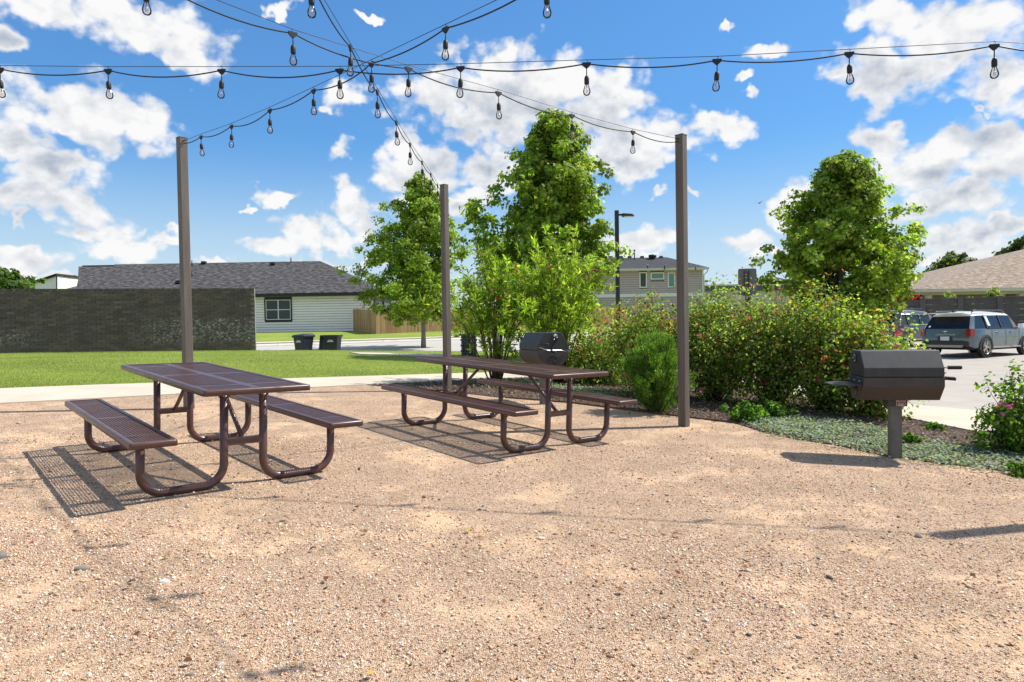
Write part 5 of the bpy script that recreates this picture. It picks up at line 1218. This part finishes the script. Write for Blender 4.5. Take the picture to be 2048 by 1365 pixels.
# ================================================================ trees and plants
GREEN = ([(.17, .265, .034), (.235, .35, .046), (.33, .42, .062), (.115, .185, .028), (.43, .46, .085)], [5, 5, 4, 1.8, 1.7])
def make_tree(name, label, base, H, prof, rs_seed, nlimb=46, per=13, lpc=40, lsize=.12, pal=GREEN, trunk_r=.10, T=LOBED, cl=.30, group=None, lean=(0, 0), bark='bark', asym=None, spread=1.0, cat='tree'):
    """prof: list of (height fraction of H, crown radius); limbs end on that outline and carry clumps of leaves"""
    rs = np.random.RandomState(rs_seed); t = empty(name, base, label=label, cat=cat, group=group)
    hs = [p[0] for p in prof]; rr = [p[1] for p in prof]; h0 = hs[0] * H
    n = 9; ph = rs.uniform(0, 6, 2); axis_ = lambda z: np.array([lean[0] * z / H + .05 * math.sin(z * .9 + ph[0]), lean[1] * z / H + .05 * math.sin(z * .8 + ph[1]), z])
    tp = [axis_(H * .97 * k / n) for k in range(n + 1)]; tp[0][2] -= .15
    MB().tube(tp, [trunk_r * (1.35 if k == 0 else 1) * (1 - .9 * (k / n) ** 1.1) + .008 for k in range(n + 1)], 10).build('trunk', bark, t)
    br = MB(); cents = []
    for i in range(nlimb):
        u = (i + rs.uniform(.1, .9)) / nlimb; u = u ** .85
        z1 = h0 + (H - h0) * u; r1 = np.interp(z1 / H, hs, rr) * rs.uniform(.68, 1.10); az = i * 2.39996 + rs.normal(0, .25)
        if asym is not None: r1 *= 1 + asym[0] * math.cos(az) * np.exp(-((z1 / H - asym[1]) / .12) ** 2)
        z0 = max(h0 * .8, z1 - r1 * rs.uniform(.35, .75)); z0 = min(z0, H * .93)
        a = axis_(z0); b = axis_(z1); b[:2] += r1 * np.array([math.cos(az), math.sin(az)]); m = (a + b) / 2; m[2] -= .08 * r1; m[:2] += rs.normal(0, .05 * r1, 2)
        w_ = max(.008, trunk_r * .34 * (1 - .7 * u)); br.tube([a, m, b], [w_, w_ * .6, w_ * .2], 5)
        k = max(2, int(per * (.4 + r1 / max(rr))))
        for _ in range(k):
            s = rs.uniform(.25, 1.0) ** .75; p = (1 - s) ** 2 * a + 2 * s * (1 - s) * m + s * s * b; p = p + rs.normal(0, .20 * r1 * spread, 3) * np.array([1, 1, .75]); cents.append((p, cl * rs.uniform(.6, 1.25)))
    br.build('limbs', bark, t)
    C = np.array([c for c, _ in cents]); S = np.array([s for _, s in cents]); nL = len(C) * lpc
    ci = np.repeat(np.arange(len(C)), lpc); off = rs.normal(size=(nL, 3)); off = unit(off) * (rs.uniform(size=(nL, 1)) ** .45) * S[ci][:, None] * np.array([1, 1, .72]); P = C[ci] + off
    ax = np.stack([axis_(z) for z in np.clip(P[:, 2], 0, H)])[:, :2]; outd = np.concatenate([P[:, :2] - ax, np.zeros((nL, 1))], 1)
    nrm = unit(off) * .6 + unit(outd) * .5 + np.array([0, 0, .55]) + rs.normal(0, .45, (nL, 3))
    V = leaves(P, lsize * rs.uniform(.65, 1.25, nL), nrm, T, rs)
    tone = (1 + .16 * rs.normal(size=len(C)))[ci][:, None]; c = np.clip(palette(nL, rs, *pal) * tone, .006, .9)
    polys('crown', V, V.shape[1], 'leaf', c, t); return t
def prof_px(y, base, H, rows):
    out = []
    for py, hw in rows: out.append(((aty(1024, py + .0163 * 0, y)[2] - base[2]) / H, hw / FPX * y))
    return sorted(out)
b = hit(846, 698); H = aty(846, 352, b[1])[2] - b[2]
make_tree('shade_tree', 'rounded young shade tree with bare trunk and mulch ring on the lawn strip', b, H, prof_px(b[1], b, H, [(628, 45), (602, 86), (565, 104), (520, 100), (470, 84), (420, 62), (380, 34), (352, 8)]), 21, nlimb=50, per=14, lpc=54, lsize=.135, trunk_r=.11, cl=.40, asym=(-.25, .45), bark='bark_pale', group='young shade trees')
ring = [(b[0] + 1.15 * math.cos(k * .393) * (1 + .08 * math.sin(k * 2)), b[1] + 1.0 * math.sin(k * .393)) for k in range(16)]
sheet('mulch_ring', ring, 'mulch', .05)
b = on(aty(1106, 640, 22)[0], 22.0); H = aty(1122, 226, 22)[2] - b[2]
make_tree('shade_tree', 'tallest pointed shade tree rising behind the pink flowering willow shrub', b, H, prof_px(22, b, H, [(640, 60), (600, 105), (540, 122), (480, 130), (430, 118), (380, 98), (330, 84), (280, 58), (245, 32), (226, 8)]), 34, nlimb=56, per=15, lpc=52, lsize=.125, trunk_r=.12, cl=.33, asym=(-.30, .56), lean=(.12, 0), group='young shade trees')
b = on(aty(1683, 640, 22)[0], 22.0); H = aty(1690, 319, 22)[2] - b[2]
make_tree('shade_tree', 'broad cone shaped shade tree standing behind the rose hedge and parked cars', b, H, prof_px(22, b, H, [(640, 56), (600, 104), (550, 124), (500, 126), (460, 108), (420, 84), (380, 64), (345, 42), (319, 8)]), 55, nlimb=58, per=15, lpc=54, lsize=.115, trunk_r=.13, cl=.31, asym=(.08, .5), group='young shade trees')
sheet('tree_island', [(b[0] + 1.6 * math.cos(k * .5236), b[1] + 1.6 * math.sin(k * .5236)) for k in range(12)], 'mulch', .06)
DARKG = ([(.075, .11, .035), (.10, .145, .045), (.15, .185, .07), (.05, .075, .028)], [4, 4, 2, 3]); MIDG = ([(.09, .16, .03), (.14, .22, .04), (.055, .10, .02)], [4, 3, 2])
def far_tree(px, ytop, ybot, hw, y, label, pal, seed, n=26, ls=.42):
    b = on(aty(px, 600, y)[0], y); H = aty(px, ytop, y)[2] - b[2]; hb = max(.15, (aty(px, ybot, y)[2] - b[2]) / H); r = hw / FPX * y
    make_tree('background_tree', label, b, H, [(hb, r * .6), (hb + (1 - hb) * .3, r), (hb + (1 - hb) * .6, r * .95), (hb + (1 - hb) * .85, r * .6), (1, r * .15)], seed, nlimb=n, per=8, lpc=24, lsize=ls, pal=pal, trunk_r=.25, T=OVAL * np.array([1.6, 1, 1]), cl=r * .22, group='trees beyond the houses')
far_tree(1907, 511, 585, 52, 76, 'dark green live oak crown behind the tan roof', DARKG, 3); far_tree(2052, 476, 560, 52, 74, 'large dark oak crown rising over the ridge of the tan roof', DARKG, 4, n=30)
far_tree(1838, 558, 600, 26, 84, 'small bright green tree between the cone shaped tree and tan roof', MIDG, 5, n=16); far_tree(8, 545, 585, 56, 72, 'bright green leafy treetop over the end of the brick wall', MIDG, 6, n=24); far_tree(151, 553, 585, 14, 96, 'small green treetop between the white house roofs', MIDG, 8, n=12)

def shrub(name, label, base, H, rad, seed, ncane, lpc, lsize, T, pal, cl, upright=.5, droop=.12, flowers=0, fmesh=None, fscale=1.0, group=None, tipred=0.0, mat='leaf', cat='shrub', stemr=.012, low=.22, leafup=.35, along=False, per=9, tipcols=None, top_f=False, oval=(1, 1), tone=.14, shoots=0, shoot_h=1.13, tuft=False):
    """canes arch from the base; clumps of leaves follow their outer part"""
    rs = np.random.RandomState(seed); t = empty(name, base, label=label, cat=cat, group=group); st = MB(); cents, dirs, tips = [], [], []
    for i in range(ncane + shoots):
        az = i * 2.39996 + rs.normal(0, .2); u = math.sqrt((i % ncane + .5) / ncane) * rs.uniform(.75, 1.05)
        if i >= ncane: u = rs.uniform(.1, .95)
        ex = np.array([math.cos(az) * oval[0], math.sin(az) * oval[1]]) * rad * u
        zt = H * (1 - upright * u ** 2.2) * (rs.uniform(.82, 1.04) if i < ncane else shoot_h * rs.uniform(.94, 1.06))
        a = np.array([ex[0] * .12, ex[1] * .12, -.03]); b_ = np.array([ex[0], ex[1], zt]); m = (a + b_) / 2 + np.array([ex[0] * -.10, ex[1] * -.10, zt * .14]); b_[2] -= droop * u * H * rs.uniform(0, 1)
        st.tube([a, .25 * a + .5 * m + .25 * b_ + rs.normal(0, .02, 3), .04 * a + .32 * m + .64 * b_ + rs.normal(0, .02, 3), b_], [stemr, stemr * .75, stemr * .5, stemr * .25], 5)
        for _ in range(per):
            s = low + (1 - low) * rs.uniform() ** .7; p = (1 - s) ** 2 * a + 2 * s * (1 - s) * m + s * s * b_; d = 2 * (1 - s) * (m - a) + 2 * s * (b_ - m)
            cents.append(p + rs.normal(0, cl * .7, 3)); dirs.append(d / np.linalg.norm(d)); tips.append(s > .9)
    st.build('canes', 'stem', t)
    C = np.array(cents); D = np.array(dirs); nL = len(C) * lpc; ci = np.repeat(np.arange(len(C)), lpc)
    off = unit(rs.normal(size=(nL, 3))) * (rs.uniform(size=(nL, 1)) ** .5) * cl; P = C[ci] + off; P[:, 2] = np.maximum(P[:, 2], .02)
    if tuft:
        sp = unit(rs.normal(size=(nL, 3)) * .75 + D[ci] * .55 + np.array([0, 0, .25])); ls_ = lsize * rs.uniform(.6, 1.25, nL); P = C[ci] + rs.normal(0, cl * .9, (len(C), 3))[ci] + D[ci] * rs.uniform(-.09, .09, (nL, 1)) + sp * (ls_ * .5)[:, None]; P[:, 2] = np.maximum(P[:, 2], .02)
        V = leaves(P, ls_, np.cross(sp, rs.normal(size=(nL, 3))), T, rs, tang=sp)
    elif along:
        sp = D[ci] * .9 + rs.normal(0, .45, (nL, 3)) + np.array([0, 0, .3]); nrm = np.cross(sp, rs.normal(size=(nL, 3))); V = leaves(P, lsize * rs.uniform(.6, 1.25, nL), nrm, T, rs, tang=sp)
    else:
        nrm = unit(off) * .5 + np.array([0, 0, leafup]) + rs.normal(0, .5, (nL, 3)) + unit(P * np.array([1, 1, .3])) * .35; V = leaves(P, lsize * rs.uniform(.6, 1.25, nL), nrm, T, rs)
    c = palette(nL, rs, *pal) * np.clip(1 + tone * rs.normal(size=len(C)), .45, 1.7)[ci][:, None]
    if tipred:
        k = (np.array(tips) & (rs.uniform(size=len(C)) < tipred * 4))[ci] & (rs.uniform(size=nL) < .8); c[k] = palette(int(k.sum()), rs, tipcols or [(.30, .09, .035), (.36, .16, .04), (.22, .05, .03)], [3, 3, 2] if not tipcols else [1] * len(tipcols))
    polys('foliage', V, V.shape[1], mat, np.clip(c, .005, .9), t)
    for i in range(flowers):
        sel = rs.randint(len(C)); 
        for _ in range(12):
            if C[sel][1] < .15 * rad and (not top_f or C[sel][2] > .5 * H): break
            sel = rs.randint(len(C))
        d = unit(C[sel] * np.array([1, 1, .6])); p = C[sel] + d * cl * .7 + np.array([0, -.4 * cl, .2 * cl])
        o = bpy.data.objects.new('flower', fmesh[rs.randint(len(fmesh))]); COL.objects.link(o); o.parent = t; o.location = tuple(p); o.rotation_euler = (rs.uniform(.2, 1.2), rs.normal(0, .4), rs.uniform(0, 6)); s = fscale * rs.uniform(.75, 1.25); o.scale = (s, s, s)
    return t
def flower_mesh(cols, seed, rings=((5, 1.0, .25), (5, .62, .7))):
    rs = np.random.RandomState(seed); V, c = [], []
    for n, r, up in rings:
        for k in range(n):
            a = k * 2 * math.pi / n + rs.uniform(0, .6); ca, sa = math.cos(a), math.sin(a); w_ = .42 * r
            q = [(0, 0, 0), (.55 * r * ca + w_ * -sa, .55 * r * sa + w_ * ca, up * .45 * r), (r * ca, r * sa, up * r + rs.normal(0, .06)), (.55 * r * ca + w_ * sa, .55 * r * sa - w_ * ca, up * .45 * r)]; V.append(q); c.append(np.array(cols[rs.randint(len(cols))]) * rs.uniform(.8, 1.15))
    o = polys('flower', np.array(V), 4, 'petal', np.clip(c, .01, 1)); me = o.data; bpy.data.objects.remove(o); return me
rose_f = [flower_mesh([(.74, .14, .24), (.80, .26, .34), (.66, .08, .15)], k) for k in range(3)] + [flower_mesh([(.70, .22, .16), (.78, .30, .25)], 9)]
will_f = [flower_mesh([(.34, .04, .07), (.48, .10, .16), (.25, .03, .05)], 20 + k) for k in range(2)]; lant_f = [flower_mesh([(.72, .20, .50), (.80, .32, .60), (.60, .12, .36)], 30 + k, ((7, 1, .3), (6, .7, .6), (4, .35, .8))) for k in range(2)] + [flower_mesh([(.75, .25, .16), (.8, .4, .2)], 40, ((7, 1, .3), (6, .7, .6)))]
ROSE = ([(.155, .25, .04), (.21, .33, .055), (.29, .39, .075), (.105, .165, .032), (.39, .38, .09), (.36, .45, .20), (.36, .16, .07)], [5, 5, 4, 2, 2, 2, 1.1])
for px, y, ty, hw, nc, fl, lab, seed in ((1192, 13.0, 668, 70, 40, 6, 'low rose bush beside the willow shrub with the road showing behind', 61), (1296, 11.2, 604, 92, 56, 10, 'rose bush behind the rosemary, its top crossing the street lamp', 62), (1428, 10.7, 580, 98, 56, 10, 'tall rose bush just behind the light post beside the grey sign back', 63),
                                         (1546, 10.2, 586, 90, 52, 12, 'rose bush rising in front of the grey sign back', 64), (1648, 9.7, 592, 88, 54, 14, 'rose bush in front of the cone shaped tree', 65), (1740, 9.35, 648, 74, 44, 26, 'rose bush with most pink flowers, hiding part of the navy car', 66)):
    p = on(aty(px, 700, y)[0], y); Hh = aty(px, ty, y)[2] - p[2]
    shrub('rose_bush', lab, p, Hh, hw / FPX * y * 1.3, seed, nc, 13, .050, OVAL * np.array([1.3, 1, 1]), ROSE, .19, upright=.50, droop=.32, flowers=fl, fmesh=rose_f, fscale=.048, group='rose bushes in the bed', tipred=.06, per=17, low=.10, stemr=.008, tone=.26, shoots=12, shoot_h=1.07)
WILL = ([(.19, .30, .035), (.26, .39, .055), (.35, .46, .07), (.12, .20, .028), (.42, .47, .11)], [5, 5, 4, 2, 1.5])
for (x, y), ty, hw, nc, fl, lab, seed in (((-.32, 12.75), 494, 80, 26, 26, 'airy willow shrub with burgundy flowers between sidewalk post and grill', 71), ((.86, 13.1), 480, 84, 29, 14, 'bright green willow shrub with several pale stems right behind the grill', 72)):
    p = on(x, y); Hh = aty(1024 + x / y * FPX, ty, y)[2] - p[2]
    shrub('desert_willow', lab, p, Hh, hw / FPX * y * 1.12, seed, nc, 20, .135, BLADE * np.array([1.9, 1, 1]), WILL, .20, upright=.42, droop=.15, flowers=fl, fmesh=will_f, fscale=.048, group='willow shrubs', per=13, low=.36, tuft=True, stemr=.016, top_f=True, tone=.28)
p = on(1.93, 9.25); Hh = aty(1310, 664, 9.35)[2] - p[2]
shrub('rosemary_bush', 'upright dark green rosemary bush with needle leaves behind the light post', p, Hh, .56, 81, 80, 30, .045, BLADE * np.array([1.5, 1, 1]), ([(.09, .18, .03), (.13, .26, .042), (.19, .34, .06), (.06, .11, .022)], [4, 4, 2.5, 2]), .055, upright=.55, droop=0, per=16, low=.06, along=True, stemr=.006)
p = hit(2032, 905); shrub('lantana_bush', 'low lantana bush with magenta flower heads at the gravel edge', p, .55, .52, 91, 34, 14, .040, OVAL * np.array([1.5, 1, 1]), ([(.09, .19, .022), (.15, .27, .035), (.22, .33, .06), (.05, .10, .016)], [4, 5, 2, 2]), .075, upright=.55, droop=.1, flowers=36, fmesh=lant_f, fscale=.030, per=8, low=.12, stemr=.005, top_f=True, shoots=9, shoot_h=1.55)
for px, py, h, r, lab, seed in ((1490, 845, .22, .34, 'leafy green seedling clump under the rose bush', 101), (1545, 838, .21, .28, 'small green weed clump at the edge of the silver groundcover', 102), (1822, 890, .10, .09, 'tiny green weed beside the grill pedestal', 103), (1868, 862, .10, .12, 'tiny green weed on the mulch strip by the parking sidewalk', 104), (2046, 955, .10, .14, 'tiny green weed below the lantana', 105)):
    p = hit(px, py); shrub('weed_plant', lab, p, h, r, seed, 14, 10, .05 if h > .2 else .03, OVAL * np.array([1.5, 1, 1]), ([(.07, .16, .02), (.11, .23, .03), (.16, .28, .05)], [3, 3, 1]), .05 if h > .2 else .025, per=6, low=.1, stemr=.003, cat='plant')
for px, ty, hw, lab, seed in ((1897, 584, 16, 'feathery pale green shrub showing over the concrete fence near the porch column', 111), (1936, 591, 12, 'short pale green shrub tips just over the concrete fence', 112), (1988, 573, 24, 'tall feathery pale green shrub showing over the concrete fence', 113)):
    p = on(aty(px, 640, 45.5)[0], 45.5); Hh = aty(px, ty, 45.5)[2] - p[2]
    shrub('feathery_shrub', lab, p, Hh, hw / FPX * 45.5, seed, 30, 26, .24, BLADE * np.array([1.6, 1, 1]), ([(.30, .36, .16), (.38, .42, .22), (.22, .28, .10)], [3, 2, 2]), .10, upright=.35, per=12, low=.3, along=True, stemr=.01, group='shrubs behind the concrete fence')
p = on(aty(1824, 640, 47)[0], 47.0); Hh = aty(1826, 586, 47)[2] - p[2]
shrub('crape_myrtle', 'crimson flowering shrub behind the low end of the concrete fence', p, Hh, 1.0, 121, 30, 26, .2, OVAL * np.array([1.6, 1, 1]), ([(.40, .02, .05), (.28, .015, .03), (.09, .14, .03)], [4, 3, 2]), .25, per=10, stemr=.02)
# silver ponyfoot carpet
rs = np.random.RandomState(5)
P1 = [(2.83, 8.5), (2.97, 7.75), (3.12, 7.42), (3.42, 7.12), (3.62, 6.6), (4.0, 6.2), (4.6, 5.85), (5.8, 5.35), (6.4, 5.9), (5.2, 6.75), (4.55, 7.15), (4.35, 8.0), (4.1, 8.75), (3.3, 9.05)]
P2 = [(-1.0, 13.0), (-.35, 11.9), (.6, 11.2), (1.6, 10.75), (2.1, 11.0), (1.1, 12.2), (0.1, 13.4)]
def carpet(poly, n, label, size):
    xs = [q[0] for q in poly]; ys = [q[1] for q in poly]; x = rs.uniform(min(xs), max(xs), n); y = rs.uniform(min(ys), max(ys), n); k = inpoly(x + rs.normal(0, .13, n), y + rs.normal(0, .13, n), poly)
    d = .5 + .5 * np.sin(x * 5 + 2 * np.sin(y * 3.1)) * np.sin(y * 4.3 + np.sin(x * 4)); k &= rs.uniform(size=n) < .45 + .6 * d; x, y = x[k], y[k]; m = len(x)
    P = np.stack([x, y, terrain(x, y) + .022 + rs.uniform(0, .035, m) * (.5 + d[k])], -1)
    V = leaves(P, size * rs.uniform(.7, 1.3, m), np.stack([rs.normal(0, .5, m), rs.normal(0, .5, m), np.ones(m)], -1), OVAL * np.array([2.0, 1, 1]), rs)
    o = polys('silver_groundcover', V, 6, 'leaf_soft', palette(m, rs, [(.27, .34, .27), (.36, .42, .34), (.18, .26, .17), (.30, .33, .20), (.12, .17, .10)], [4, 3, 3, 2, 2]))
    setp(o, label, 'groundcover', kind='stuff')
carpet(P1, 44000, 'silvery green creeping groundcover around the grill with side shelf', .026); carpet(P2, 20000, 'silvery green creeping groundcover under the willow shrubs', .03)
# dry leaves and twigs blown over bed and gravel
x = np.concatenate([rs.uniform(-2.4, 6.5, 2600), rs.uniform(-5, 5, 260)]); y = np.concatenate([rs.uniform(4.5, 14, 2600), rs.uniform(2, 10, 260)])
k = inpoly(x, y, BED) | (np.arange(len(x)) >= 2600); x, y = x[k], y[k]; m = len(x)
P = np.stack([x, y, terrain(x, y) + .032], -1)
V = leaves(P, rs.uniform(.02, .05, m), np.stack([rs.normal(0, .4, m), rs.normal(0, .4, m), np.ones(m)], -1), OVAL * np.array([1.4, 1, 2.0]), rs)
setp(polys('leaf_litter', V, 6, 'leaf_soft', palette(m, rs, [(.22, .11, .05), (.30, .19, .09), (.14, .07, .04), (.45, .36, .10), (.34, .08, .05)], [5, 4, 4, 1, 1])), 'dry brown leaves scattered over the mulch and gravel', 'leaf litter', kind='stuff')
